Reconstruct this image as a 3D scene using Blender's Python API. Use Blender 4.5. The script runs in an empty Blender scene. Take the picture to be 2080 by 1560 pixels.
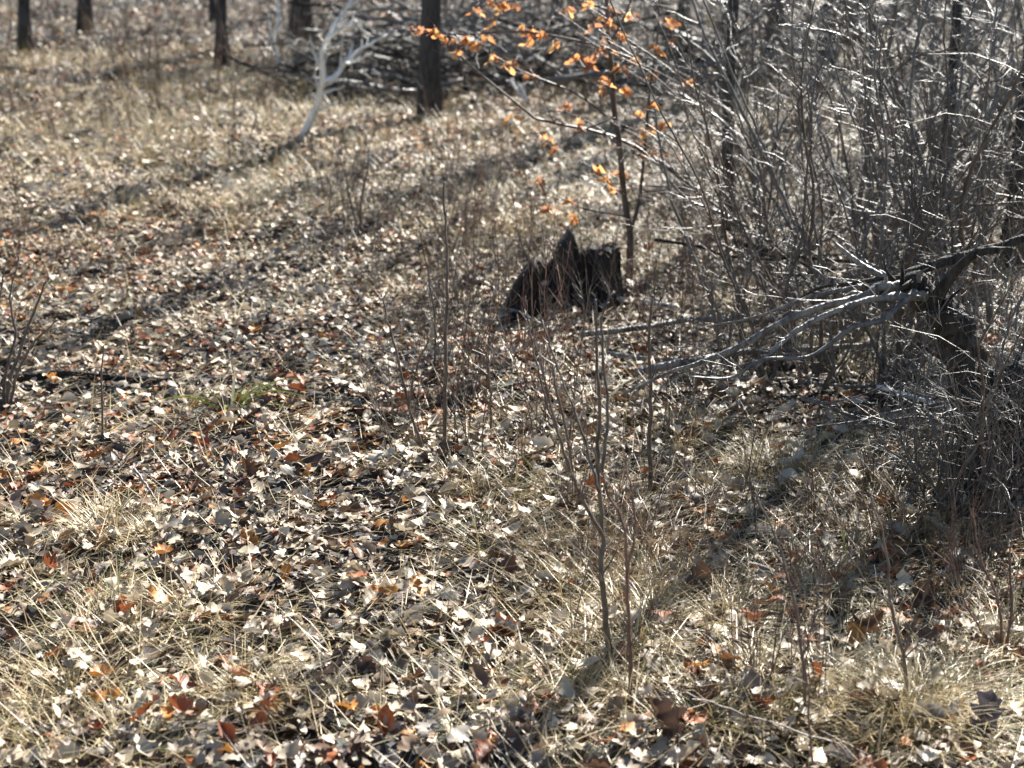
import bpy, math, random
import numpy as np
from mathutils import Vector, Matrix, Euler

R = math.radians
rnd = random.Random(11)
rng = np.random.default_rng(7)
scene = bpy.context.scene
col = scene.collection

# ------------------------------------------------------------------ camera
W, H = 2080.0, 1560.0          # pixel frame used for layout
F = 3600.0                     # focal length in those pixels
CAMZ = 2.0
PITCH = math.atan((780 + 350) / F)
cam = bpy.data.cameras.new('camera')
cam_o = bpy.data.objects.new('camera', cam)
col.objects.link(cam_o)
cam_o.location = (0, 0, CAMZ)
cam_o.rotation_euler = (math.pi / 2 - PITCH, 0, 0)
cam.sensor_width = 36.0
cam.lens = 36.0 * F / W
cam.clip_start = 0.05
cam.clip_end = 2000
cam.dof.use_dof = True
cam.dof.focus_distance = 5.3
cam.dof.aperture_fstop = 3.4
cam.dof.aperture_blades = 0
scene.camera = cam_o

# ------------------------------------------------------------------ world, sun, exposure
SUN_AZ, SUN_EL = R(26.5), R(33)
world = bpy.data.worlds.new('World')
scene.world = world
world.use_nodes = True
wn = world.node_tree.nodes
wl = world.node_tree.links
wn.clear()
sky = wn.new('ShaderNodeTexSky')
sky.sky_type = 'NISHITA'
sky.sun_disc = False
sky.sun_elevation = SUN_EL
sky.sun_rotation = SUN_AZ
sky.air_density = 0.9
sky.dust_density = 0.05
bg = wn.new('ShaderNodeBackground')
bg.inputs['Strength'].default_value = 0.05
wo = wn.new('ShaderNodeOutputWorld')
wl.new(sky.outputs[0], bg.inputs[0])
wl.new(bg.outputs[0], wo.inputs[0])

sun = bpy.data.lights.new('sun', 'SUN')
sun.energy = 5.0
sun.angle = R(0.53)
sun.color = (1.0, 0.965, 0.89)
sun_o = bpy.data.objects.new('sun', sun)
col.objects.link(sun_o)
SD = Vector((math.sin(SUN_AZ) * math.cos(SUN_EL), math.cos(SUN_AZ) * math.cos(SUN_EL), math.sin(SUN_EL)))
sun_o.rotation_euler = SD.to_track_quat('Z', 'Y').to_euler()
sun_o.location = (6, 12, 14)

vs = scene.view_settings
vs.view_transform = 'Standard'
vs.look = 'None'
vs.gamma = 1.0
vs.use_curve_mapping = False
vs.exposure = 1.72

# ------------------------------------------------------------------ noise, terrain, pixel helpers
def _hash(ix, iy, seed):
    n = (ix.astype(np.int64) * 374761393 + iy.astype(np.int64) * 668265263 + seed * 974711) & 0x7fffffff
    n = ((n ^ (n >> 13)) * 1274126177) & 0x7fffffff
    return ((n ^ (n >> 16)) & 0xffff) / 65535.0

def vn(x, y, seed=0):
    x = np.asarray(x, float); y = np.asarray(y, float)
    ix = np.floor(x); iy = np.floor(y)
    fx = x - ix; fy = y - iy
    fx = fx * fx * (3 - 2 * fx); fy = fy * fy * (3 - 2 * fy)
    a = _hash(ix, iy, seed); b = _hash(ix + 1, iy, seed)
    c = _hash(ix, iy + 1, seed); d = _hash(ix + 1, iy + 1, seed)
    return (a * (1 - fx) + b * fx) * (1 - fy) + (c * (1 - fx) + d * fx) * fy

def ground_z(x, y):
    x = np.asarray(x, float); y = np.asarray(y, float)
    z = 0.10 * (vn(x * .55 + 9, y * .55 + 3, 1) - .5)
    z = z + 0.07 * (vn(x * 1.5, y * 1.5, 2) - .5)
    z = z + 0.05 * (vn(x * 4.1, y * 4.1, 3) - .5)
    z = z + 0.035 * (vn(x * 9.3, y * 9.3, 4) - .5)
    fade = 1 / (1 + (np.hypot(x, y - 12) / 60) ** 4)
    return z * fade

def gz(x, y):
    return float(ground_z(x, y))

FWD = Vector((0, math.cos(PITCH), -math.sin(PITCH)))
UPV = Vector((0, math.sin(PITCH), math.cos(PITCH)))
def ray(px, py):
    return FWD + Vector((1, 0, 0)) * ((px - 1040) / F) - UPV * ((py - 780) / F)
def G(px, py):
    """ground point seen at a photograph pixel"""
    d = ray(px, py); z = 0.0
    for _ in range(6):
        t = (z - CAMZ) / d.z
        z = gz(d.x * t, d.y * t)
    return Vector((d.x * t, d.y * t, z))
def A(px, py, depth):
    """point at a given distance ahead, in the direction of a pixel"""
    d = ray(px, py)
    t = depth / d.y
    return Vector((0, 0, CAMZ)) + d * t
def px_size(n, depth):
    return n * depth / F / math.cos(PITCH)

# ------------------------------------------------------------------ mesh helpers
class MB:
    def __init__(s):
        s.v = []; s.q = []; s.t = []; s.c = []; s.n = 0
    def add(s, v, quads=None, tris=None, c=None):
        v = np.asarray(v, float).reshape(-1, 3)
        if quads is not None and len(quads): s.q.append(np.asarray(quads, int) + s.n)
        if tris is not None and len(tris): s.t.append(np.asarray(tris, int) + s.n)
        s.v.append(v)
        if c is not None:
            c = np.asarray(c, float)
            if c.ndim == 1: c = np.repeat(c[None, :], len(v), 0)
            s.c.append(c)
        s.n += len(v)
    def mesh(s, name, mat, smooth=True):
        me = bpy.data.meshes.new(name)
        v = np.concatenate(s.v)
        q = np.concatenate(s.q) if s.q else np.zeros((0, 4), int)
        t = np.concatenate(s.t) if s.t else np.zeros((0, 3), int)
        me.vertices.add(len(v)); me.vertices.foreach_set('co', v.ravel().astype(np.float32))
        nl = q.size + t.size
        me.loops.add(nl)
        me.loops.foreach_set('vertex_index', np.concatenate([q.ravel(), t.ravel()]).astype(np.int32))
        me.polygons.add(len(q) + len(t))
        st = np.concatenate([np.arange(len(q)) * 4, q.size + np.arange(len(t)) * 3]).astype(np.int32)
        me.polygons.foreach_set('loop_start', st)
        me.polygons.foreach_set('use_smooth', np.full(len(st), smooth))
        if s.c:
            c = np.concatenate(s.c)
            at = me.color_attributes.new('tint', 'FLOAT_COLOR', 'POINT')
            at.data.foreach_set('color', np.concatenate([c, np.ones((len(c), 1))], 1).ravel().astype(np.float32))
        me.update(calc_edges=True)
        if mat: me.materials.append(mat)
        return me

def link(name, me, parent=None, loc=None):
    o = bpy.data.objects.new(name, me)
    col.objects.link(o)
    if parent is not None: o.parent = parent
    if loc is not None: o.location = loc
    return o

def tag(o, label=None, cat=None, group=None, kind=None):
    if label: o['label'] = label
    if cat: o['category'] = cat
    if group: o['group'] = group
    if kind: o['kind'] = kind
    return o

def copy_tree(o, parent=None):
    c = o.copy(); col.objects.link(c)
    c.parent = parent
    for ch in o.children: copy_tree(ch, c)
    return c

def tube(mb, pts, rad, k=5, cap=True, rough=0.0, seed=None, c=None):
    p = np.array([tuple(a) for a in pts], float)
    n = len(p)
    r = np.asarray(rad, float) if np.ndim(rad) else np.full(n, rad)
    t = np.gradient(p, axis=0)
    t /= np.linalg.norm(t, axis=1)[:, None] + 1e-9
    ref = np.array([0.31, 0.87, 0.38]) if abs(t[n // 2] @ np.array([0.31, 0.87, 0.38])) < .9 else np.array([1.0, 0, 0])
    u = np.cross(t, ref); u /= np.linalg.norm(u, axis=1)[:, None] + 1e-9
    w = np.cross(t, u)
    a = np.arange(k) / k * 2 * math.pi
    rr = r[:, None] * np.ones(k)[None, :]
    if rough: rr = rr * (1 + rng.normal(0, rough, rr.shape))
    v = p[:, None, :] + rr[:, :, None] * (np.cos(a)[None, :, None] * u[:, None, :] + np.sin(a)[None, :, None] * w[:, None, :])
    i = np.arange(n - 1)[:, None] * k; j = np.arange(k)[None, :]; j2 = (j + 1) % k
    q = np.stack([i + j, i + j2, i + k + j2, i + k + j], -1).reshape(-1, 4)
    v = v.reshape(-1, 3)
    tris = None
    if cap:
        v = np.concatenate([v, p[:1] - t[:1] * r[0] * .3, p[-1:] + t[-1:] * r[-1] * .6])
        b = n * k
        jj = np.arange(k)
        tris = np.concatenate([np.stack([np.full(k, b), (jj + 1) % k, jj], 1),
                               np.stack([np.full(k, b + 1), (n - 1) * k + jj, (n - 1) * k + (jj + 1) % k], 1)])
    mb.add(v, q, tris, c)

def spline(pts, n):
    """Catmull-Rom resample"""
    p = np.array([tuple(a) for a in pts], float)
    if len(p) == 2: return p[0] + (p[1] - p[0]) * np.linspace(0, 1, n)[:, None]
    e = np.concatenate([[2 * p[0] - p[1]], p, [2 * p[-1] - p[-2]]])
    s = np.linspace(0, len(p) - 1 - 1e-6, n)
    i = s.astype(int); f = (s - i)[:, None]
    a, b, c, d = e[i], e[i + 1], e[i + 2], e[i + 3]
    return .5 * (2 * b + (c - a) * f + (2 * a - 5 * b + 4 * c - d) * f ** 2 + (3 * b - a - 3 * c + d) * f ** 3)

def wander(start, d, length, n, jit, up=0.0, r=rnd):
    """a crooked line from start"""
    p = [Vector(start)]; d = Vector(d).normalized()
    for i in range(n):
        d = (d + Vector((r.gauss(0, jit), r.gauss(0, jit), r.gauss(0, jit) + up))).normalized()
        p.append(p[-1] + d * (length / n))
    return p

def side_dir(d, ang, r=rnd):
    d = Vector(d).normalized()
    o = d.orthogonal().normalized()
    o.rotate(Matrix.Rotation(r.uniform(0, 6.283), 3, d))
    return d * math.cos(ang) + o * math.sin(ang)

def twiggy(mb, pts, r0, levels, count, ratio, k=3, jit=.12, amin=.5, amax=1.0, t0=.25, up=.02, r=rnd, seg=4):
    """side twigs off a line, recursively"""
    n = len(pts)
    for _ in range(count):
        f = r.uniform(t0, .98) * (n - 1)
        i = min(int(f), n - 2)
        a, b = Vector(pts[i]), Vector(pts[i + 1])
        s = a.lerp(b, f - i)
        d = side_dir(b - a, r.uniform(amin, amax), r)
        tot = sum((Vector(pts[j + 1]) - Vector(pts[j])).length for j in range(n - 1))
        L = tot * ratio * r.uniform(.5, 1.25) * (1.15 - .6 * f / (n - 1))
        rr = r0 * (1 - .7 * f / (n - 1)) * r.uniform(.45, .7)
        rr = max(rr, .0014)
        w = wander(s, d, L, seg, jit, up, r)
        tube(mb, w, np.linspace(rr, max(rr * .35, .0008), len(w)), k, cap=False)
        if levels > 1:
            twiggy(mb, w, rr, levels - 1, max(2, int(count * .45)), ratio, 3, jit, amin, amax, .15, up, r, 3)

# ------------------------------------------------------------------ materials
def nodes(m):
    m.use_nodes = True
    nt = m.node_tree; nt.nodes.clear()
    return nt, nt.nodes, nt.links

def ramp_node(nd, stops):
    r = nd.new('ShaderNodeValToRGB')
    e = r.color_ramp.elements
    while len(e) < len(stops): e.new(.5)
    for i, (p, c) in enumerate(stops):
        e[i].position = p; e[i].color = (*c, 1)
    return r

def bark_mat(name, c1, c2, c3, scale=14, stretch=.25, rough=.75, bump=.6, spec=.4):
    m = bpy.data.materials.new(name); nt, nd, lk = nodes(m)
    tc = nd.new('ShaderNodeTexCoord'); mp = nd.new('ShaderNodeMapping')
    mp.inputs['Scale'].default_value = (1, 1, stretch)
    n1 = nd.new('ShaderNodeTexNoise'); n1.inputs['Scale'].default_value = scale; n1.inputs['Detail'].default_value = 5
    n2 = nd.new('ShaderNodeTexVoronoi'); n2.inputs['Scale'].default_value = scale * 3
    mx = nd.new('ShaderNodeMath'); mx.operation = 'MULTIPLY_ADD'; mx.inputs[1].default_value = .35
    cr = ramp_node(nd, [(.3, c1), (.55, c2), (.8, c3)])
    b = nd.new('ShaderNodeBsdfPrincipled'); b.inputs['Roughness'].default_value = rough
    b.inputs['Specular IOR Level'].default_value = spec
    bp = nd.new('ShaderNodeBump'); bp.inputs['Strength'].default_value = bump; bp.inputs['Distance'].default_value = .02
    o = nd.new('ShaderNodeOutputMaterial')
    lk.new(tc.outputs['Object'], mp.inputs[0]); lk.new(mp.outputs[0], n1.inputs['Vector']); lk.new(mp.outputs[0], n2.inputs['Vector'])
    lk.new(n2.outputs['Distance'], mx.inputs[0]); lk.new(n1.outputs['Fac'], mx.inputs[2])
    lk.new(mx.outputs[0], cr.inputs[0]); lk.new(cr.outputs[0], b.inputs['Base Color'])
    lk.new(mx.outputs[0], bp.inputs['Height']); lk.new(bp.outputs[0], b.inputs['Normal'])
    lk.new(b.outputs[0], o.inputs[0])
    return m

def blade_mat(name, source, transl=.3, rough=.42, spec=.5, var=.35, nscale=60):
    """thin plant matter: tint from 'tint' vertex colours or from the object's own colour"""
    m = bpy.data.materials.new(name); nt, nd, lk = nodes(m)
    if source == 'attr':
        a = nd.new('ShaderNodeAttribute'); a.attribute_name = 'tint'; src = a.outputs['Color']
    else:
        a = nd.new('ShaderNodeObjectInfo'); src = a.outputs['Color']
    tc = nd.new('ShaderNodeTexCoord')
    n = nd.new('ShaderNodeTexNoise'); n.inputs['Scale'].default_value = nscale; n.inputs['Detail'].default_value = 3
    mr = nd.new('ShaderNodeMapRange'); mr.inputs[3].default_value = 1 - var; mr.inputs[4].default_value = 1 + var
    mu = nd.new('ShaderNodeVectorMath'); mu.operation = 'MULTIPLY'
    b = nd.new('ShaderNodeBsdfPrincipled'); b.inputs['Roughness'].default_value = rough
    b.inputs['Specular IOR Level'].default_value = spec
    t = nd.new('ShaderNodeBsdfTranslucent')
    mix = nd.new('ShaderNodeMixShader'); mix.inputs[0].default_value = transl
    bp = nd.new('ShaderNodeBump'); bp.inputs['Strength'].default_value = .25; bp.inputs['Distance'].default_value = .004
    o = nd.new('ShaderNodeOutputMaterial')
    lk.new(tc.outputs['Object'], n.inputs['Vector']); lk.new(n.outputs['Fac'], mr.inputs[0])
    lk.new(src, mu.inputs[0]); lk.new(mr.outputs[0], mu.inputs[1])
    lk.new(mu.outputs[0], b.inputs['Base Color']); lk.new(mu.outputs[0], t.inputs['Color'])
    lk.new(n.outputs['Fac'], bp.inputs['Height']); lk.new(bp.outputs[0], b.inputs['Normal'])
    lk.new(b.outputs[0], mix.inputs[1]); lk.new(t.outputs[0], mix.inputs[2]); lk.new(mix.outputs[0], o.inputs[0])
    return m

M = {}
M['bark'] = bark_mat('dark_bark', (.008, .0075, .007), (.022, .02, .018), (.06, .055, .05), 22, .2, .75, .9)
M['bark_brown'] = bark_mat('brown_bark', (.04, .028, .02), (.09, .065, .048), (.16, .125, .095), 18, .3)
M['twig'] = bark_mat('grey_twig_bark', (.036, .032, .029), (.085, .077, .07), (.17, .155, .14), 25, .5, .42, .2, .5)
M['twig_brown'] = bark_mat('brown_twig_bark', (.03, .022, .017), (.07, .052, .04), (.14, .105, .082), 25, .5, .5, .2, .5)
M['twig_red'] = bark_mat('red_twig_bark', (.06, .028, .02), (.11, .06, .042), (.19, .11, .08), 25, .5, .5, .2, .5)
M['silver'] = bark_mat('silvered_deadwood', (.28, .26, .23), (.66, .64, .60), (.8, .78, .74), 16, .3, .45, .4, .5)
M['gnarled'] = bark_mat('gnarled_dark_bark', (.006, .005, .004), (.022, .018, .014), (.06, .05, .04), 30, .2, .8, 1.0, .3)
M['deadwood'] = bark_mat('grey_deadwood', (.04, .034, .029), (.11, .097, .083), (.26, .235, .205), 22, .25, .5, .8, .45)
M['rotten'] = bark_mat('black_rotten_wood', (.004, .0035, .003), (.012, .010, .0085), (.045, .037, .03), 34, .1, .8, 1.0, .3)
M['leaf'] = blade_mat('fallen_leaf_litter', 'attr', .12, .55, .38)
M['leaf_oak'] = blade_mat('clinging_oak_leaf', 'obj', .68, .5, .3, .3, 45)
M['leaf_one'] = blade_mat('single_leaf', 'obj', .22, .45, .45, .3, 45)
M['grass'] = blade_mat('dry_grass', 'attr', .16, .45, .4, .2, 20)
M['moss'] = blade_mat('moss', 'attr', .2, .8, .2, .4, 60)

m = bpy.data.materials.new('leafy_soil'); nt, nd, lk = nodes(m)
tc = nd.new('ShaderNodeTexCoord')
n1 = nd.new('ShaderNodeTexNoise'); n1.inputs['Scale'].default_value = 3; n1.inputs['Detail'].default_value = 6
n2 = nd.new('ShaderNodeTexVoronoi'); n2.inputs['Scale'].default_value = 22
mx = nd.new('ShaderNodeMix'); mx.data_type = 'RGBA'; mx.blend_type = 'MIX'; mx.inputs[0].default_value = .45
cr = ramp_node(nd, [(.3, (.016, .012, .009)), (.5, (.04, .03, .022)), (.75, (.08, .06, .045))])
cv = nd.new('ShaderNodeHueSaturation'); cv.inputs['Saturation'].default_value = .35; cv.inputs['Value'].default_value = .12
b = nd.new('ShaderNodeBsdfPrincipled'); b.inputs['Roughness'].default_value = .9
bp = nd.new('ShaderNodeBump'); bp.inputs['Strength'].default_value = .8; bp.inputs['Distance'].default_value = .03
o = nd.new('ShaderNodeOutputMaterial')
lk.new(tc.outputs['Object'], n1.inputs['Vector']); lk.new(tc.outputs['Object'], n2.inputs['Vector'])
lk.new(n1.outputs['Fac'], cr.inputs[0]); lk.new(n2.outputs['Color'], cv.inputs['Color'])
lk.new(cr.outputs[0], mx.inputs[6]); lk.new(cv.outputs[0], mx.inputs[7]); lk.new(mx.outputs[2], b.inputs['Base Color'])
lk.new(n2.outputs['Distance'], bp.inputs['Height']); lk.new(bp.outputs[0], b.inputs['Normal']); lk.new(b.outputs[0], o.inputs[0])
M['soil'] = m

# ------------------------------------------------------------------ ground: one sheet to the horizon
gx = np.concatenate([-np.geomspace(500, 9.3, 24), np.arange(-9, 9.01, .075), np.geomspace(9.3, 500, 24)])
gy = np.concatenate([-np.geomspace(300, .6, 18), np.arange(0, 30.01, .075), np.geomspace(30.5, 900, 26)])
X, Y = np.meshgrid(gx, gy)
mb = MB()
nx, ny = len(gx), len(gy)
ii, jj = np.meshgrid(np.arange(ny - 1), np.arange(nx - 1), indexing='ij')
b0 = (ii * nx + jj).ravel()
mb.add(np.stack([X, Y, ground_z(X, Y)], -1), np.stack([b0, b0 + 1, b0 + nx + 1, b0 + nx], 1))
tag(link('ground', mb.mesh('ground', M['soil'])), kind='structure')

# ------------------------------------------------------------------ leaf shapes
def leaf_shape(kind, n, r, mid=True):
    """a leaf along +Y, length 1, base at 0; returns verts, quads"""
    t = np.linspace(0, 1, n)
    if kind == 'oak':
        env = np.sin(np.pi * np.clip(t, 0, 1) ** .8) ** .7 * .30
        ph = r.uniform(-.15, .15)
        if n > 8:
            wl_ = env * (.52 + .72 * np.abs(np.sin(np.pi * 3.4 * t + ph)) ** .8)
            wr_ = env * (.52 + .72 * np.abs(np.sin(np.pi * 3.4 * t - ph * 2)) ** .8) * r.uniform(.85, 1.1)
        else:
            lob = np.where(np.arange(n) % 2 == 1, 1.2, .7)
            wl_, wr_ = env * lob, env * lob * r.uniform(.85, 1.1)
        wl_[0] = wr_[0] = .012; wl_[-1] = wr_[-1] = .03
    else:
        env = np.sin(np.pi * np.clip(t, 0.02, .98) ** .85) * r.uniform(.22, .32)
        wl_, wr_ = env, env * r.uniform(.9, 1.1)
    cup = r.uniform(-.7, 1.1); bend = r.uniform(-.9, .9); twist = r.uniform(-1.1, 1.1); wav = r.uniform(.03, .09); wf = r.uniform(5, 9)
    V = []
    for i in range(n):
        z0 = bend * (t[i] - .5) ** 2 * 1.2 + r.uniform(-.015, .015)
        tw = twist * (t[i] - .5)
        for s, w in ((-1, wl_[i]), (0, 0), (1, wr_[i])):
            if s == 0 and not mid: continue
            zz = cup * abs(w) + wav * math.sin(wf * t[i] + s * 1.3) + r.uniform(-.02, .02) if s else 0
            x = s * w * math.cos(cup * .6); 
            V.append((x * math.cos(tw), t[i] - .5 + (0 if s == 0 else .07 * (w > .15)), z0 + zz + x * math.sin(tw)))
    k = 3 if mid else 2
    Q = []
    for i in range(n - 1):
        for j in range(k - 1):
            a = i * k + j
            Q.append((a, a + 1, a + k + 1, a + k))
    return np.array(V), np.array(Q)

lr = random.Random(5)
HI = [leaf_shape('oak', 14, lr) for _ in range(7)] + [leaf_shape('oval', 7, lr) for _ in range(3)]
MIDL = [leaf_shape('oak', 6, lr) for _ in range(5)] + [leaf_shape('oval', 5, lr) for _ in range(2)]
LOW = [leaf_shape('oval', 4, lr, False) for _ in range(5)]

PAL = np.array([(.57, .475, .345), (.48, .395, .28), (.40, .32, .225), (.31, .24, .175), (.23, .145, .085),
                (.15, .085, .05), (.27, .085, .028), (.46, .20, .05), (.085, .055, .045)])
PW = np.array([.27, .22, .15, .10, .08, .06, .045, .015, .06]); PW = PW / PW.sum()
PU = np.array([0, 0, .06, .10, .20, .24, .05, 0, .35]); PU = PU / PU.sum()   # lower layer: leaf decay, plus shade of the gaps put into the colour

def rot_mats(yaw, ax, tilt):
    """tilt about a horizontal axis after a yaw"""
    n = len(yaw)
    cy, sy = np.cos(yaw), np.sin(yaw)
    Z = np.zeros((n, 3, 3)); Z[:, 0, 0] = cy; Z[:, 0, 1] = -sy; Z[:, 1, 0] = sy; Z[:, 1, 1] = cy; Z[:, 2, 2] = 1
    kx, ky = np.cos(ax), np.sin(ax); c, s = np.cos(tilt), np.sin(tilt); v = 1 - c
    T = np.zeros((n, 3, 3))
    T[:, 0, 0] = c + kx * kx * v; T[:, 0, 1] = kx * ky * v; T[:, 0, 2] = ky * s
    T[:, 1, 0] = kx * ky * v; T[:, 1, 1] = c + ky * ky * v; T[:, 1, 2] = -kx * s
    T[:, 2, 0] = -ky * s; T[:, 2, 1] = kx * s; T[:, 2, 2] = c
    return T @ Z

def scatter(n, y0, y1, bias=1.0):
    """points in the view wedge with side margins"""
    y = np.sqrt(rng.uniform(y0 ** 2, y1 ** 2, n))
    hw = .295 * y + 1.1
    x = rng.uniform(-1, 1, n) * hw
    return x, y

def grassiness(x, y):
    g = vn(x * .7 + 4, y * .6 + 1, 21) * .6 + vn(x * 2.1, y * 2.0, 22) * .4
    g = g + np.clip((x - .25 * y * .2) * .10, -.12, .16)                 # grassier to the right
    g = g + np.clip((y - 7.5) * .05, -.03, .16)
    path = np.exp(-((x + .12 * y + .1) / .75) ** 2) * np.clip((y - 3.8) / 1.5, 0, 1) * np.clip((9.5 - y) / 2, 0, 1)
    return g - .28 * path

def leaf_field(mb, protos, n, y0, y1, smin, smax, tilt=.32, lift=.06, dull=0.0, under=False):
    x, y = scatter(n, y0, y1)
    g = grassiness(x, y)
    keep = rng.uniform(0, 1, n) > np.clip((g - .48) * 2.4, 0, .72)
    x, y = x[keep], y[keep]; n = len(x)
    s = rng.uniform(smin, smax, n)
    tl = np.abs(rng.normal(0, tilt, n)); flip = rng.uniform(0, 1, n) < .35
    tl = np.where(flip, math.pi - tl, tl)
    Rm = rot_mats(rng.uniform(0, 6.283, n), rng.uniform(0, 6.283, n), tl)
    z = ground_z(x, y) + rng.uniform(.002, lift, n) + s * np.abs(np.sin(tl)) * .3
    ci = rng.choice(len(PAL), n, p=PU if under else PW)
    # rusty drifts here and there
    drift = vn(x * .9 + 2, y * .9, 31) > .68
    sw = drift & (rng.uniform(0, 1, n) < .25)
    ci = np.where(sw, rng.choice([4, 5, 6, 6, 7], n), ci)
    c = PAL[ci] * rng.uniform(.78, 1.18, (n, 1)) * (1 - dull)
    pid = rng.integers(0, len(protos), n)
    for k, (V, Q) in enumerate(protos):
        sel = np.where(pid == k)[0]
        if not len(sel): continue
        v = np.einsum('nij,vj->nvi', Rm[sel], V) * s[sel][:, None, None]
        v += np.stack([x[sel], y[sel], z[sel]], 1)[:, None, :]
        q = (Q[None] + (np.arange(len(sel)) * len(V))[:, None, None]).reshape(-1, 4)
        mb.add(v.reshape(-1, 3), q, None, np.repeat(c[sel], len(V), 0))

mb = MB()
leaf_field(mb, MIDL, 7000, 2.7, 6.2, .035, .09, .3, .02, 0, True)
leaf_field(mb, HI, 6800, 2.7, 6.2, .025, .083)
leaf_field(mb, LOW, 5000, 2.7, 6.2, .012, .035)
leaf_field(mb, LOW, 7500, 6.2, 9.5, .03, .08, .3, .02, 0, True)
leaf_field(mb, MIDL, 13000, 6.2, 9.5, .022, .072)
leaf_field(mb, LOW, 8000, 6.2, 9.5, .015, .045)
leaf_field(mb, LOW, 10000, 9.5, 14.5, .04, .09, .3, .02, 0, True)
leaf_field(mb, LOW, 28000, 9.5, 14.5, .022, .068)
leaf_field(mb, LOW, 30000, 14.5, 30, .06, .10, .3, .03, 0, True)
leaf_field(mb, LOW, 38000, 14.5, 30, .035, .08, .38, .05)
tag(link('leaf_litter', mb.mesh('leaf_litter', M['leaf'], True)),
    'tan and grey dry oak leaves carpeting the woodland floor', 'leaf litter', kind='stuff')

# ------------------------------------------------------------------ grass
GP = np.array([(.58, .455, .255), (.50, .385, .20), (.40, .305, .165), (.52, .43, .28), (.33, .29, .12), (.20, .23, .07)])
GW = np.array([.28, .26, .18, .18, .07, .03])

def blades(mb, x, y, z, length, width, az, lean, droop, c, seg=4):
    n = len(x)
    t = np.linspace(0, 1, seg + 1)
    ang = lean[:, None] + droop[:, None] * t[None, :]          # angle from vertical along the blade
    step = length[:, None] / seg
    hx = np.concatenate([np.zeros((n, 1)), np.cumsum(np.sin(ang[:, :-1]) * step, 1)], 1)
    hz = np.concatenate([np.zeros((n, 1)), np.cumsum(np.cos(ang[:, :-1]) * step, 1)], 1)
    ca, sa = np.cos(az)[:, None], np.sin(az)[:, None]
    px_ = x[:, None] + hx * ca; py_ = y[:, None] + hx * sa
    pz_ = np.maximum(z[:, None] + hz, z[:, None] + .004 + .012 * rng.uniform(0, 1, (n, 1)))
    wv = width[:, None] * (1 - t[None, :] ** 1.5 * .85) * .5
    sx, sy = -sa * wv, ca * wv
    L = np.stack([px_ - sx, py_ - sy, pz_], -1); Rr = np.stack([px_ + sx, py_ + sy, pz_ + wv * .5], -1)
    v = np.stack([L, Rr], 2).reshape(n, -1, 3)
    i = np.arange(seg) * 2
    q = np.stack([i, i + 1, i + 3, i + 2], 1)
    Q = (q[None] + (np.arange(n) * (seg + 1) * 2)[:, None, None]).reshape(-1, 4)
    mb.add(v.reshape(-1, 3), Q, None, np.repeat(c, (seg + 1) * 2, 0))

def grass_field(mb, n, y0, y1, w, lmin=.07, lmax=.24):
    x, y = scatter(n, y0, y1)
    g = grassiness(x, y)
    keep = rng.uniform(0, 1, n) < np.clip((g - .42) * 4.5, .03, 1)
    x, y = x[keep], y[keep]; n = len(x)
    az = vn(x * .8, y * .8, 41) * 12 + rng.normal(0, 1.0, n)
    c = GP[rng.choice(6, n, p=GW)] * rng.uniform(.75, 1.2, (n, 1))
    blades(mb, x, y, ground_z(x, y) - .003, rng.uniform(lmin, lmax, n), rng.uniform(.6, 1.3, n) * w, az,
           np.clip(rng.normal(1.0, .4, n), 0, 1.5), rng.uniform(.1, 1.2, n), c, 4 if y1 < 8 else 3)

def thatch(mb, n, y0, y1, w):
    x, y = scatter(n, y0, y1)
    n = len(x)
    az = vn(x * .8, y * .8, 41) * 9 + rng.normal(0, 1.3, n)
    c = GP[rng.choice(6, n, p=GW)] * rng.uniform(.8, 1.25, (n, 1))
    blades(mb, x, y, ground_z(x, y) + rng.uniform(.0, .035, n), rng.uniform(.05, .22, n), rng.uniform(.6, 1.3, n) * w, az,
           np.clip(rng.normal(1.25, .22, n), .6, 1.6), rng.uniform(-.1, .6, n), c, 3)

mb = MB()
thatch(mb, 11000, 2.7, 6.2, .0026)
thatch(mb, 14000, 6.2, 10, .0032)
thatch(mb, 30000, 10, 17, .0045)
grass_field(mb, 30000, 2.7, 6.2, .0028, .06, .19)
grass_field(mb, 30000, 6.2, 10, .0036, .06, .2)
grass_field(mb, 34000, 10, 17, .005, .08, .26)
grass_field(mb, 18000, 17, 30, .009, .1, .3)
tag(link('dry_grass', mb.mesh('dry_grass', M['grass'])),
    'matted straw coloured dry grass growing through the leaves', 'grass', kind='stuff')

def tussock_mesh(seed, n=170, L=.26, spread=.06, green=0.0, w=.003, brown=False):
    global rng
    keep = rng; rng = np.random.default_rng(seed)
    mb = MB()
    a = rng.uniform(0, 6.283, n); r = np.abs(rng.normal(0, spread, n))
    x, y = r * np.cos(a), r * np.sin(a)
    az = a + rng.normal(0, .6, n)
    p = GW.copy(); p[5] += green; p /= p.sum()
    c = GP[rng.choice(6, n, p=p)] * rng.uniform(.75, 1.2, (n, 1))
    if brown: c = c * np.array([.62, .5, .42])
    blades(mb, x, y, np.full(n, -.015), rng.uniform(.45, 1.1, n) * L, rng.uniform(.7, 1.3, n) * w, az,
           np.clip(rng.normal(.85, .35, n), 0, 1.5), rng.uniform(.3, 1.5, n), c, 5)
    me = mb.mesh('grass_tussock', M['grass'])
    rng = keep
    return me

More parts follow.
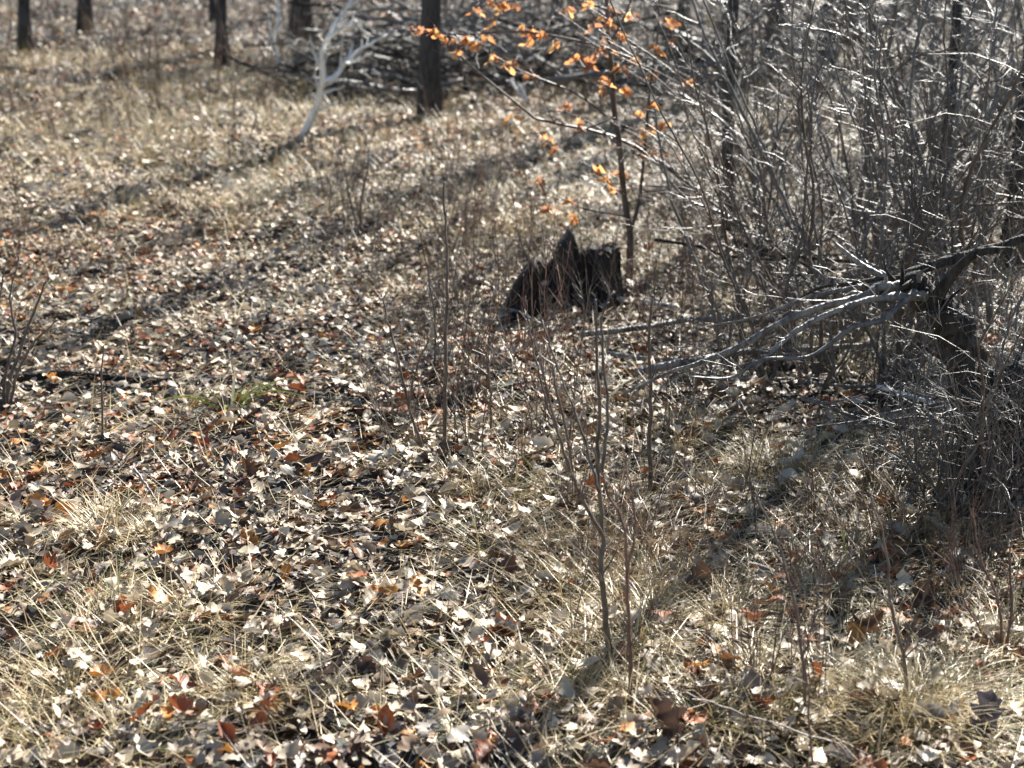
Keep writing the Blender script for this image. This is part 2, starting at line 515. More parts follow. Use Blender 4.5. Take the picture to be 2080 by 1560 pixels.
TUS = [tussock_mesh(100 + i, 170, .22, .07, .0 if i % 3 else .12) for i in range(6)]
TUSBIG = [tussock_mesh(120 + i, 280, .26, .11) for i in range(3)]
TUSBROWN = [tussock_mesh(140 + i, 240, .26, .12, 0, .0026, True) for i in range(2)]
tus_px = [  # px, py, size, label place
 (240, 1290, 1.0), (150, 1420, 1.1), (80, 1500, 1.0), (330, 1100, .8), (500, 1430, .9), (60, 1180, .8),
 (980, 1010, .9), (1040, 985, .9), (930, 985, .7), (1290, 1310, 1.1), (1230, 1390, 1.0), (1190, 1440, .9),
 (1560, 1410, 1.1), (1700, 1420, .95), (1860, 1420, 1.0), (1960, 1440, 1.0), (2040, 1320, 1.1),
 (1380, 900, 1.0), (1420, 870, .9), (1580, 960, 1.1), (1650, 990, 1.0), (1780, 1130, 1.2), (1880, 1100, 1.2), (1960, 1160, 1.2),
 (1250, 1120, 1.2), (1330, 1180, 1.2), (1180, 1180, 1.1), (1290, 1080, 1.1), (1480, 1270, .9), (1620, 1200, 1.0),
 (450, 420, 1.0), (390, 440, .9), (520, 400, .9), (300, 330, 1.0), (100, 320, .9), (60, 200, 1.1), (60, 140, 1.1),
 (330, 260, 1.0), (800, 280, 1.1), (700, 290, 1.0), (900, 265, 1.1), (960, 270, 1.0), (850, 470, 1.0), (1060, 470, 1.0),
 (770, 590, 1.0), (840, 610, .9), (1120, 460, 1.0), (1320, 540, .9), (1550, 260, 1.2), (1650, 240, 1.2), (1480, 620, .9),
]
tr = random.Random(17)
for _ in range(70):
    q = tr.random()
    if q < .6: tus_px.append((tr.uniform(900, 2080), tr.uniform(840, 1540), tr.uniform(.6, 1.0)))
    elif q < .75: tus_px.append((tr.uniform(0, 700), tr.uniform(1050, 1540), tr.uniform(.6, 1.0)))
    else: tus_px.append((tr.uniform(150, 1150), tr.uniform(260, 470), tr.uniform(.7, 1.1)))
def where_tus(px, py):
    side = 'left' if px < 700 else ('middle' if px < 1350 else 'right')
    return {('left', 0): 'in the sunny clearing at upper left', ('middle', 0): 'around the brush pile and behind the black stump',
            ('right', 0): 'among the far thicket stems on the right', ('left', 1): 'on the leafy path at left',
            ('middle', 1): 'between the thin saplings in mid-ground', ('right', 1): 'below the bent broken trunk',
            ('left', 2): 'among leaves in the left foreground', ('middle', 2): 'around the forked foreground sapling',
            ('right', 2): 'in the right foreground'}[(side, 0 if py < 640 else (1 if py < 1040 else 2))]
for i, (px, py, s) in enumerate(tus_px):
    p = G(px, py)
    bro = 1150 < px < 1350 and 1060 < py < 1200 or 1750 < px < 2000 and 1080 < py < 1200
    o = link('grass_tussock', TUSBROWN[i % 2] if bro else (TUSBIG if s >= 1.15 else TUS)[i % (3 if s >= 1.15 else 6)], loc=p)
    o.rotation_euler = (0, 0, rnd.uniform(0, 6.28)); o.scale = (s, s, s * rnd.uniform(.75, 1.05))
    wh = where_tus(px, py) + (' near the bottom edge' if py > 1300 else '')
    tag(o, ('brown' if bro else 'straw') + ' grass tussock ' + wh, 'grass tussock', 'grass tussocks ' + wh)

# ------------------------------------------------------------------ single fallen leaves that show largest
LEAFM = []
for i, (V, Q) in enumerate(HI):
    mb = MB(); mb.add(V, Q); LEAFM.append(mb.mesh('fallen_leaf', M['leaf_one']))
# a strongly curled big leaf
ccr = random.Random(77)
for cup in (1.6, 1.3, 2.0):
    V, Q = leaf_shape('oak', 14, ccr); V = V.copy()
    V[:, 2] += cup * V[:, 0] ** 2 * 2.2 + .5 * (V[:, 1]) ** 2
    mb = MB(); mb.add(V, Q); LEAFM.append(mb.mesh('curled_leaf', M['leaf_one']))

LC = {'pale tan': (.54, .45, .325), 'grey': (.33, .29, .25), 'rust red': (.30, .085, .03), 'orange': (.56, .24, .05),
      'dark brown': (.10, .055, .035), 'chestnut brown': (.20, .095, .045), 'slate grey': (.16, .13, .125)}
def put_leaf(px, py, cname, size, label, group=None, mesh=None, tilt=None):
    p = G(px, py)
    o = link('fallen_leaf', LEAFM[rnd.randrange(10) if mesh is None else mesh])
    t = abs(rnd.gauss(0, .35)) if tilt is None else tilt
    o.rotation_euler = Euler((t * rnd.choice((-1, 1)), rnd.gauss(0, .25), rnd.uniform(0, 6.28)), 'XYZ')
    o.scale = (size,) * 3
    o.location = (p.x, p.y, p.z + .03 + size * .25 * math.sin(min(t, 1.5)))
    k = rnd.uniform(.85, 1.15)
    o.color = tuple(min(1, a * k) for a in LC[cname]) + (1,)
    tag(o, label, 'leaf', group)
special = [
 (1335, 1510, 'dark brown', .12, 'large dark curled oak leaf in grass at bottom centre-right', 11, .9),
 (705, 1470, 'orange', .08, 'golden orange leaf at bottom, left of centre', 3, .5),
 (760, 1478, 'orange', .055, 'small yellow-orange leaf just right of the golden leaf at bottom', 2, .5),
 (325, 1240, 'orange', .075, 'amber leaf beside the left foreground grass tussock', 1, .7),
 (1425, 1380, 'orange', .075, 'orange leaf on grass in the right foreground', 4, .7),
 (1425, 1220, 'dark brown', .12, 'big dark brown leaf standing up right of the forked sapling', 10, 1.1),
 (1400, 1150, 'chestnut brown', .08, 'upright chestnut leaf above the big dark brown leaf', 5, 1.3),
 (780, 1082, 'orange', .075, 'pale orange leaf lying left of the forked sapling', 6, .4),
 (820, 1042, 'orange', .06, 'orange leaf just above the pale orange leaf in mid-ground', 2, .5),
 (625, 985, 'orange', .06, 'small orange leaf on the dark patch at centre left', 8, .8),
 (500, 985, 'dark brown', .09, 'dark brown leaf standing left of the small orange leaf', 0, 1.1),
 (40, 1065, 'slate grey', .11, 'slate grey leaf standing at the left edge', 1, 1.2),
 (85, 1070, 'slate grey', .10, 'slate grey leaf right beside the one at the left edge', 3, 1.1),
 (105, 795, 'orange', .07, 'bright orange leaf in front of the half-buried dark log', 2, .8),
 (585, 835, 'orange', .075, 'golden leaf right of the green sedge', 4, .5),
 (300, 1480, 'rust red', .09, 'rust brown leaf in the straw at bottom left', 5, .8),
 (365, 1475, 'rust red', .085, 'rust leaf to the right in the straw at bottom left', 0, .6),
 (530, 1488, 'rust red', .08, 'red-brown pointed leaf at the bottom left of centre', 6, 1.0),
 (720, 1145, 'chestnut brown', .09, 'chestnut leaf tilted up near the picture centre line', 1, 1.1),
 (100, 1180, 'rust red', .07, 'rusty crumpled leaf in the left foreground', 12, .7),
 (1650, 1400, 'rust red', .06, 'small rust leaf upright among right foreground stems', 7, 1.2),
 (1760, 1320, 'dark brown', .12, 'dark brown leaf over a black hollow at lower right', 10, .8),
 (1870, 1250, 'dark brown', .10, 'dark brown leaf under dry stems at right', 12, .9),
 (2000, 1500, 'slate grey', .13, 'large slate leaf at the bottom right corner', 11, .7),
 (1520, 1440, 'slate grey', .12, 'grey-brown broad leaf in shade at lower right', 5, 1.0),
 (1040, 1180, 'dark brown', .08, 'dark leaf at the left rim of the brown grass', 2, .9),
]
for (px, py, c, s, lab, ms, tl) in special:
    put_leaf(px, py, c, s, lab, None, ms, tl)
names = list(LC); cw = [.36, .16, .14, .05, .11, .14, .04]
for i in range(300 - len(special)):
    px = rnd.uniform(-20, 2100)
    py = 1575 - (rnd.random() ** 1.5) * 480
    c = rnd.choices(names, cw)[0]
    side = 'left' if px < 690 else ('middle' if px < 1390 else 'right')
    zone = 'nearest the camera' if py > 1330 else 'further back'
    lab = f'{c} fallen leaf in the {side} foreground, {zone}'
    put_leaf(px, py, c, rnd.uniform(.05, .09), lab, f'{c} leaves, {side} foreground, {zone}')

# ------------------------------------------------------------------ trees
def crown_mesh(seed, mat, h=6.0, limbs=7):
    """bare limbs round a unit stem from 0 to h"""
    r = random.Random(seed); mb = MB()
    for i in range(limbs):
        z = h * (.06 + .92 * (i / limbs) ** .9) ; a = i * 2.4 + r.uniform(-.5, .5)
        L = (h - z) * .33 + .5
        d = Vector((math.cos(a), math.sin(a), r.uniform(.5, 1.3)))
        w = wander((0, 0, z), d, L * r.uniform(.7, 1.2), 7, .13, .05, r)
        r0 = .012 + .016 * (1 - z / h)
        tube(mb, w, np.linspace(r0, .003, len(w)), 4, cap=False)
        twiggy(mb, w, r0 * .8, 2, 3, .38, 3, .14, .5, 1.0, .25, .03, r)
    return mb.mesh('crown', mat)
CROWNS = {k: [crown_mesh(300 + i + 10 * j, M[k]) for i in range(2)] for j, k in enumerate(('bark', 'bark_brown'))}

def tree(base, wpx, label, h=8.0, lean=(0, 0), mat='bark', name='bare_tree', path=None, low=0, flare=1.5, group=None, clear=3.6):
    p = G(*base)
    r0 = px_size(wpx, p.y) / 2
    root = link(name, None, loc=(p.x, p.y, p.z)); root.empty_display_size = .3
    n = 22
    pts = []
    if path:
        ks = [Vector((0, 0, -.06))] + [A(x, y, p.y + dy) - p for (x, y, dy) in path]
        d = (ks[-1] - ks[-2]).normalized()
        ks.append(ks[-1] + (d * .5 + Vector((0, 0, .5))) * (h * .35)); ks.append(ks[-1] + Vector((.1, .1, h * .3)))
        pts = spline(ks, n + 10)
    else:
        for i in range(n):
            t = i / (n - 1)
            pts.append((lean[0] * t * h + .05 * math.sin(t * 9 + p.x * 3), lean[1] * t * h + .04 * math.sin(t * 7 + p.y), -.06 + t * h))
        pts = np.array(pts)
    t = np.linspace(0, 1, len(pts))
    rad = r0 * (1 - .85 * t) * (1 + (flare - .7) * np.exp(-t * h / .17))
    mb = MB(); tube(mb, pts, np.maximum(rad, .004), 12, rough=.05)
    link('trunk', mb.mesh('trunk', M[mat]), root)
    # crown limbs start above the clear stem
    iz = int(np.argmin(np.abs(pts[:, 2] - clear)))
    c = link('crown', CROWNS[mat][rnd.randrange(2)], root, loc=tuple(pts[iz]))
    s = max(.35, (pts[-1][2] - pts[iz][2]) / 6.0)
    tip = Vector(pts[-1]) - Vector(pts[iz])
    c.rotation_euler = tip.to_track_quat('Z', 'Y').to_euler(); c.scale = (s, s, s)
    for i in range(low):
        mb = MB()
        k = rnd.randrange(3, 9)
        w = wander(pts[k], (rnd.uniform(-1, 1), rnd.uniform(-.4, .4), rnd.uniform(-.1, .5)), rnd.uniform(.4, .9), 6, .15)
        tube(mb, w, np.linspace(r0 * .18, .002, len(w)), 4); twiggy(mb, w, r0 * .15, 1, 6, .4)
        link('dead_limb', mb.mesh('dead_limb', M['twig']), root)
    return tag(root, label, 'tree', group)

tree((62, 112), 24, 'slim dark tree trunk nearest the upper left corner', 8, (.01, .0), flare=1.3)
tree((176, 66), 26, 'dark trunk second from the left along the top edge', 8.5, (-.01, .02), flare=1.3)
tree((462, 142), 21, 'slim dark trunk casting a shadow, left of the white dead sapling', 8, (.012, 0), flare=1.4)
tree((612, 84), 40, 'thick dark trunk behind the white dead sapling at the top', 9.5, (0, .01), flare=1.3)
tree((886, 246), 43, 'large dark trunk rising from the brush pile', 9, (.004, .01), flare=1.05, low=3)
tree((1492, 482), 27, 'straight brown young trunk standing in the thicket', 5.5, (-.01, .03), 'bark', flare=1.2, low=4)
tree((2036, 560), 44, 'dark mossy trunk near the right edge of the thicket', 7, (.02, .03), flare=1.2, low=4)
tree((1896, 500), 24, 'grey trunk deep in the thicket left of the right edge', 6.5, (-.01, .03), flare=1.2, low=3)
tree((1478, 128), 32, 'dark trunk in the shade left of the dim thicket trunk', 9, (.0, .0), flare=1.2)
tree((1668, 172), 30, 'dark trunk amid the thicket, right of the dim trunk', 8.5, (.01, .0), flare=1.2)
tree((1122, 60), 22, 'faint dark trunk behind the orange leaves at the top', 9, (.01, 0), flare=1.2)
tree((1395, 110), 26, 'shaded trunk at the top, right of the orange leaves', 9, (-.02, 0), flare=1.2)
tree((1560, 150), 30, 'dim trunk in the dark top of the thicket', 9, (.02, 0), flare=1.2, low=3)
tree((1730, 90), 34, 'broad dim trunk behind the twigs at top right', 9.5, (0, 0), flare=1.2, low=3)
tree((432, 48), 14, 'thin bent trunk between two dark trunks at upper left', 6, (.05, .01), flare=1.1, clear=1.4)
tree((1960, 120), 36, 'dark background trunk at the upper right', 9, (-.02, .01), flare=1.2, low=2)

for (x, y, w, h) in [(2.5, 24, .2, 9), (4.2, 23, .16, 8), (5.8, 22, .2, 8.5), (7.4, 21, .2, 9), (3.2, 27, .24, 10), (5.2, 26.5, .2, 9), (7.0, 25.5, .22, 9), (9.0, 24, .2, 9),
                     (10.5, 22, .2, 9), (6.2, 30, .24, 10), (8.6, 29, .2, 10), (11, 28, .22, 9), (12.5, 25, .2, 9), (4.6, 20, .16, 8), (6.8, 18.5, .16, 8), (8.4, 17.5, .18, 8), (9.6, 19.5, .2, 9), (5.0, 13.5, .13, 7), (5.8, 15.5, .14, 7), (6.4, 12.4, .14, 7)] + [(-13 + 1.25 * i + rnd.uniform(-.5, .5), rnd.uniform(25.5, 34), rnd.uniform(.16, .24), rnd.uniform(7, 8.5)) for i in range(14)]:
    d_ = y * math.cos(PITCH) + (CAMZ) * math.sin(PITCH)
    z_ = gz(x, y)
    root = link('bare_tree', None, loc=(x, y, z_))  # mostly unseen trees, added so their crowns shade the far and right ground
    n = 16; t = np.linspace(0, 1, n)
    pts = np.stack([.05 * np.sin(t * 8 + x), .05 * np.sin(t * 6 + y), -.06 + t * h], 1)
    mb = MB(); tube(mb, pts, w / 2 * (1 - .85 * t) * (1 + .4 * np.exp(-t * h / .15)), 9, rough=.05)
    link('trunk', mb.mesh('trunk', M['bark']), root)
    for q in range(3):
        i_ = (1, 3, 6)[q]; c = link('crown', CROWNS['bark'][q % 2], root, loc=tuple(pts[i_])); c.rotation_euler = (0, 0, rnd.uniform(0, 6.28)); k_ = (h - pts[i_][2]) / 6.2; c.scale = (k_ * 1.35, k_ * 1.35, k_)
    tag(root, 'bare tree added at the margins of the view to cast shade', 'tree', 'trees added for shade')

# ------------------------------------------------------------------ black broken stump
sp = G(1150, 612)
stump = link('broken_stump', None, loc=sp)
tag(stump, 'black rotten broken stump with one pointed spire and hollow middle', 'stump')
def shard(name, cx, dy, wpx, thick, top, lean=0.0, n=9, seed=0, base_drop=.05, rag=.03):
    """a slab of old wood: width from pixels, own thickness, ragged top given as pixel heights"""
    r = random.Random(seed)
    mb = MB(); d = sp.y + dy
    w = px_size(wpx, d); cxm = A(cx, 612, d).x - sp.x
    rows = 11; n = n * 2
    V = []
    for side in (0, 1):                                   # front, back
        for i in range(n):
            u = i / (n - 1)
            hx = (np.interp(u, [a for a, _ in top], [b for _, b in top])) * d / F * 1.02
            arc = math.sin(u * math.pi) * thick * .45
            for j in range(rows):
                v = j / (rows - 1)
                groove = .03 * (float(vn(u * 7 + seed * 7, v * 2.2, 60)) - .5) + .015 * (float(vn(u * 22, v * 5 + seed, 61)) - .5)
                y = dy + (-thick / 2 - arc + groove if side == 0 else thick / 2 - groove)
                flare = 1 + .22 * (1 - v) ** 3
                x = cxm + (u - .5) * w * flare * (1 - .12 * v) + lean * v * hx
                z = -base_drop + v * (hx + base_drop) + (r.uniform(-rag, rag) if j == rows - 1 else 0)
                V.append((x, y * (1 - .25 * v) + (dy * .25 * v) + .04 * (float(vn(u * 4 + seed, v * 4, 62)) - .5), z + .010 * v * (float(vn(u * 12, seed * 3.3, 63)) - .5)))
    Q = []
    def I(s, i, j): return s * n * rows + i * rows + j
    for i in range(n - 1):
        for j in range(rows - 1):
            Q.append((I(0, i, j), I(0, i + 1, j), I(0, i + 1, j + 1), I(0, i, j + 1)))
            Q.append((I(1, i + 1, j), I(1, i, j), I(1, i, j + 1), I(1, i + 1, j + 1)))
        Q.append((I(0, i, rows - 1), I(0, i + 1, rows - 1), I(1, i + 1, rows - 1), I(1, i, rows - 1)))
    for j in range(rows - 1):
        Q.append((I(1, 0, j), I(0, 0, j), I(0, 0, j + 1), I(1, 0, j + 1)))
        Q.append((I(0, n - 1, j), I(1, n - 1, j), I(1, n - 1, j + 1), I(0, n - 1, j + 1)))
    mb.add(np.array(V), np.array(Q))
    return link(name, mb.mesh(name, M['rotten'], True), stump)
shard('spire', 1148, .02, 78, .13, [(0, 66), (.12, 92), (.3, 122), (.48, 142), (.6, 150), (.74, 122), (.88, 98), (1, 84)], .03, 12, 1, rag=.004)
shard('right_wall', 1220, .05, 84, .17, [(0, 104), (.1, 96), (.22, 108), (.34, 100), (.5, 104), (.8, 106), (.9, 108), (1, 100)], .0, 14, 2, rag=.006)
shard('back_wall', 1110, .16, 60, .08, [(0, 70), (.5, 62), (1, 74)], 0, 8, 3, rag=.006)
shard('left_shard', 1058, -.24, 74, .12, [(0, 22), (.2, 58), (.45, 86), (.7, 112), (.85, 116), (1, 84)], .05, 11, 4, rag=.006)
shard('fallen_chunk', 1200, -.2, 70, .09, [(0, 14), (.3, 30), (.6, 26), (1, 10)], 0, 9, 6, rag=.006)
for i, (x, hgt, dy) in enumerate([(1195, 114, .06), (1246, 108, .05)]):
    mb = MB()
    d = sp.y + dy; b = A(x, 612, d) - sp; b.z = -.03
    tube(mb, [b, b + Vector((.004, 0, hgt * d / F * .6)), b + Vector((rnd.uniform(-.02, .02), 0, hgt * d / F))], [.026, .022, .01], 6, rough=.15)
    link('splinter', mb.mesh('splinter', M['rotten'], False), stump)

# ------------------------------------------------------------------ young oak that kept its orange leaves
ob = G(1276, 594)
oak = link('oak_sapling', None, loc=ob)
tag(oak, 'young oak with clinging orange leaves, right beside the black stump', 'tree')
OD = ob.y
skel = []
def oak_line(name, px, w0, w1, d0=0., d1=0., n=14, twigs=0, k=7):
    ks = []
    for i, (x, y) in enumerate(px):
        f = i / (len(px) - 1)
        ks.append(A(x, y, OD + d0 + (d1 - d0) * f) - ob)
    pts = spline(ks, n)
    mb = MB(); tube(mb, pts, np.linspace(px_size(w0, OD) / 2, px_size(w1, OD) / 2, n), k, rough=.04)
    o = link(name, mb.mesh(name, M['twig_brown'] if name == 'branch' else M['bark_brown']), oak)
    skel.extend([Vector(p) for p in pts])
    return o
oak_line('trunk', [(1276, 602), (1279, 540), (1280, 470), (1268, 400), (1258, 290), (1248, 230), (1243, 140), (1235, 60), (1230, -60), (1222, -220), (1226, -420)], 17, 5, 0, .1, 30)
oak_line('branch', [(1280, 470), (1296, 420), (1306, 340), (1312, 270), (1320, 180), (1335, 80), (1342, -60)], 9, 3, 0, -.2, 18)
oak_line('branch', [(1246, 255), (1225, 230), (1170, 190), (1110, 165), (1050, 140), (1000, 110)], 6, 2, 0, -.35)
oak_line('branch', [(1239, 100), (1150, 78), (1050, 64), (940, 70), (870, 66), (800, 58)], 6, 2, 0, .3, 18)
oak_line('branch', [(1234, 20), (1150, -5), (1060, 0), (990, 10), (940, 25)], 5, 2, 0, .2)
oak_line('branch', [(1267, 395), (1240, 375), (1220, 355), (1195, 350)], 4, 1.5, 0, -.2, 8)
oak_line('branch', [(1273, 440), (1215, 430), (1160, 415), (1100, 375)], 4, 1.5, 0, -.25, 8)
oak_line('branch', [(1250, 240), (1190, 262), (1140, 290), (1110, 300)], 4, 1.5, 0, .25, 8)
oak_line('branch', [(1243, 150), (1290, 110), (1340, 90), (1400, 60)], 5, 2, 0, .2, 10)
oak_line('branch', [(1258, 295), (1200, 250), (1120, 225), (1035, 262)], 4, 1.5, 0, .3, 10)
oak_line('branch', [(1238, 90), (1270, 30), (1290, -30), (1310, -120)], 5, 2, 0, -.2, 10)
oak_line('branch', [(1316, 215), (1350, 190), (1395, 162)], 3.5, 1.5, -.15, -.3, 6)
cl = [(994, 6), (1022, 14), (962, 34), (1052, 26), (1004, 58), (832, 70), (850, 74), (880, 62), (888, 82), (915, 88), (944, 98),
      (965, 94), (985, 90), (1002, 96), (930, 128), (1062, 55), (1080, 70), (1100, 76), (1086, 108), (1032, 118), (1046, 122),
      (1076, 138), (1170, 128), (1182, 122), (1190, 140), (1212, 112), (1226, 104), (1226, 172), (1196, 12), (1236, 18),
      (1280, 26), (1240, 60), (1262, 74), (1246, 108), (1152, 214), (1172, 240), (1190, 264), (1036, 264), (1110, 298),
      (1130, 318), (1216, 348), (1232, 354), (1266, 352), (1240, 392), (1156, 400), (1160, 438), (1112, 418), (1092, 354),
      (1366, 78), (1322, 94), (1292, 128), (1302, 142), (1332, 150), (1394, 160), (1320, 200), (1346, 236), (1306, 246),
      (1312, 270), (1292, 280), (1322, 290), (1310, 310), (1232, 50), (1226, 84), (1216, 150), (1222, 182), (1300, 265), (1316, 255),
      (1010, 30), (1150, 20), (1130, 90), (1350, 30), (1200, 60), (1270, 180), (1255, 130)]
SAPM = []
for i in range(5):
    V, Q = leaf_shape('oak', 8, lr); V = V.copy(); V[:, 1] -= .5; V[:, 2] += .5 * V[:, 1] ** 2
    mb = MB(); mb.add(V, Q); SAPM.append(mb.mesh('leaf', M['leaf_oak']))
skel_n = np.array([tuple(s) for s in skel])
nleaf = 0
for (x, y) in cl:
    c0 = A(x, y - 8, OD + rnd.uniform(-.2, .2)) - ob
    # nearest wood in the picture plane decides the twig it hangs from
    dd = np.hypot(skel_n[:, 0] - c0.x, skel_n[:, 2] - c0.z)
    s = Vector(skel_n[int(np.argmin(dd))])
    c0.y = s.y + rnd.uniform(-.10, .10)
    w = [s, s.lerp(c0, .5) + Vector((rnd.uniform(-.02, .02), rnd.uniform(-.02, .02), .02)), c0]
    mb = MB(); tube(mb, spline(w, 5), np.linspace(.0026, .0012, 5), 3)
    link('twig', mb.mesh('twig', M['twig_brown']), oak)
    for q in range(rnd.choice((3, 4, 4, 5))):
        o = link('leaf', SAPM[rnd.randrange(5)], oak)
        o.location = c0.lerp(s, rnd.uniform(0, .4)) + Vector((rnd.uniform(-.015, .015), rnd.uniform(-.02, .02), rnd.uniform(-.005, .005)))
        o.rotation_euler = (R(rnd.uniform(50, 100)), rnd.uniform(-.6, .6), rnd.uniform(0, 6.28))
        z = rnd.uniform(.034, .058); o.scale = (z, z, z)
        cc = rnd.choice([(.74, .40, .16), (.66, .31, .11), (.52, .22, .09), (.76, .50, .24), (.42, .20, .10), (.34, .17, .10), (.70, .37, .15), (.60, .26, .10)])
        o.color = (*cc, 1); nleaf += 1

# ------------------------------------------------------------------ stems drawn from the photograph
def stem_thing(name, label, cat, lines, base, mat, twigs=6, tl=.22, group=None, k=5, jit=.10, part='stem', lv=1):
    """lines: [(pixel polyline from the base up, width px at base, at tip, depth drift)] sharing one base"""
    b = G(*base)
    root = link(name, None, loc=b)
    for (px, w0, w1, drift) in lines:
        ks = []
        for i, (x, y) in enumerate(px):
            f = i / (len(px) - 1)
            v = A(x, y, b.y + drift * f) - b
            ks.append(v)
        if tuple(px[0]) == tuple(base): ks[0] = Vector((0, 0, -.03))
        n = max(8, len(px) * 4)
        pts = spline(ks, n)
        pts[1:] += rng.normal(0, .0018, pts[1:].shape)
        r0, r1 = px_size(w0, b.y) / 2 * 1.25, px_size(w1, b.y) / 2 * 1.3
        mb = MB(); tube(mb, pts, np.linspace(r0, r1, n), k)
        s = link(part, mb.mesh(part, M[mat]), root)
        if twigs:
            mb = MB(); twiggy(mb, pts, r0 * .8, lv, int(twigs * 1.5), tl, 3, jit, .35, .9, .2, .02)
            link('twigs', mb.mesh('twigs', M[mat]), s)
    return tag(root, label, cat, group)

stem_thing('sapling', 'tall forked bare sapling in the centre right foreground', 'sapling',
  [([(1246, 1345), (1228, 1230), (1222, 1140), (1225, 1090), (1215, 960), (1218, 840), (1212, 720), (1210, 610)], 12, 4, .1),
   ([(1225, 1090), (1180, 1010), (1150, 930), (1120, 830), (1095, 720)], 8, 3, -.1),
   ([(1222, 960), (1235, 860), (1228, 740), (1222, 650), (1245, 590)], 7, 3, .15),
   ([(1218, 1000), (1195, 920), (1165, 830), (1130, 740), (1100, 650)], 6, 2.5, .2)], (1246, 1345), 'twig_brown', 7, .16)
stem_thing('sapling', 'thin reddish sapling just right of the forked foreground sapling', 'sapling',
  [([(1278, 1450), (1282, 1340), (1272, 1180), (1270, 1080), (1235, 1000), (1200, 900)], 9, 3, .1),
   ([(1272, 1180), (1290, 1060), (1275, 960), (1262, 900)], 5, 2, .0)], (1278, 1450), 'twig_red', 6, .15)
stem_thing('sapling', 'straight bare stem right of the forked sapling, in mid-ground', 'sapling',
  [([(1322, 1010), (1320, 900), (1322, 780), (1318, 690), (1326, 600)], 9, 3.5, .05)], (1322, 1010), 'twig_brown', 8, .18)
stem_thing('sapling', 'tall thin dark stem standing alone left of the stump', 'sapling',
  [([(902, 925), (904, 800), (906, 680), (908, 560), (905, 460), (900, 370)], 8, 3, .1)], (902, 925), 'twig_brown', 9, .12)
stem_thing('sapling', 'leaning thin stem left of the tall lone stem', 'sapling',
  [([(868, 925), (830, 820), (808, 730), (790, 660), (775, 600)], 6, 2.5, .1),
   ([(830, 820), (850, 740), (872, 690)], 4, 2, 0)], (868, 925), 'twig_brown', 7, .18)
stem_thing('sapling', 'slender stem between the lone dark stem and the forked sapling', 'sapling',
  [([(994, 900), (996, 800), (990, 720), (1000, 640)], 5, 2, .05)], (994, 900), 'twig_red', 7, .2)
stem_thing('sapling', 'slim stem behind the tall lone stem, reaching toward the stump', 'sapling',
  [([(880, 760), (884, 660), (870, 560), (855, 470)], 5, 2, .1)], (880, 760), 'twig_brown', 7, .2)
stem_thing('sapling', 'pair of leaning stems left of the forked foreground sapling', 'sapling',
  [([(1168, 985), (1155, 900), (1130, 790), (1112, 700)], 6, 2.5, .1),
   ([(1168, 985), (1140, 900), (1105, 800), (1080, 690), (1068, 610)], 5, 2, .2)], (1168, 985), 'twig_brown', 6, .15)
stem_thing('sapling', 'many-stemmed bare sapling at the left edge', 'sapling',
  [([(8, 845), (20, 770), (45, 700), (70, 630), (95, 570)], 8, 3, .1),
   ([(8, 845), (10, 760), (30, 680), (20, 600), (40, 520)], 7, 2.5, .2),
   ([(8, 845), (40, 750), (75, 690), (120, 650)], 6, 2, -.1),
   ([(8, 845), (-10, 760), (-5, 640), (10, 540)], 7, 2.5, .1)], (8, 845), 'twig_brown', 6, .22)
stem_thing('sapling', 'thin upright weed stem in front of the half-buried log', 'weed stem',
  [([(205, 900), (207, 830), (206, 760), (210, 700)], 5, 2, 0)], (205, 900), 'twig_brown', 3, .12)
stem_thing('sapling', 'bare bush stem crossing the lower right, leaning left', 'sapling',
  [([(1640, 1470), (1630, 1330), (1605, 1190), (1570, 1080), (1530, 1000)], 7, 3, .1),
   ([(1630, 1330), (1660, 1220), (1650, 1120)], 4, 2, .1)], (1640, 1470), 'twig_brown', 6, .18)
stem_thing('sapling', 'dark bare stem above the hollow at lower right', 'sapling',
  [([(1845, 1430), (1835, 1330), (1810, 1230), (1800, 1120), (1770, 1010)], 8, 3, .1),
   ([(1835, 1330), (1870, 1230), (1900, 1150)], 5, 2, 0),
   ([(1810, 1230), (1760, 1180), (1720, 1120)], 4, 2, 0)], (1845, 1430), 'twig_brown', 7, .2)
stem_thing('sapling', 'spindly brown stems in the bottom right foreground', 'sapling',
  [([(1655, 1600), (1648, 1500), (1640, 1400), (1625, 1290)], 5, 2.5, .1),
   ([(1655, 1600), (1720, 1530), (1600, 1480), (1480, 1440), (1380, 1400)], 4, 2, .1)], (1655, 1600), 'twig_red', 5, .12)
stem_thing('sapling', 'brown bush on the right edge, low and twiggy', 'bush',
  [([(2040, 1340), (2030, 1230), (1990, 1130), (1975, 1030)], 6, 2.5, .1),
   ([(2040, 1340), (2055, 1230), (2050, 1120), (2070, 1030)], 6, 2.5, .1),
   ([(2040, 1340), (1990, 1280), (1950, 1200), (1930, 1120)], 5, 2, .1)], (2040, 1340), 'twig_red', 10, .25)
stem_thing('sapling', 'small grey twig bush left of the path top', 'bush',
  [([(735, 480), (732, 420), (745, 350), (750, 300)], 5, 2, 0), ([(735, 480), (715, 420), (700, 350), (680, 300)], 4, 1.5, 0)], (735, 480), 'twig', 6, .2)
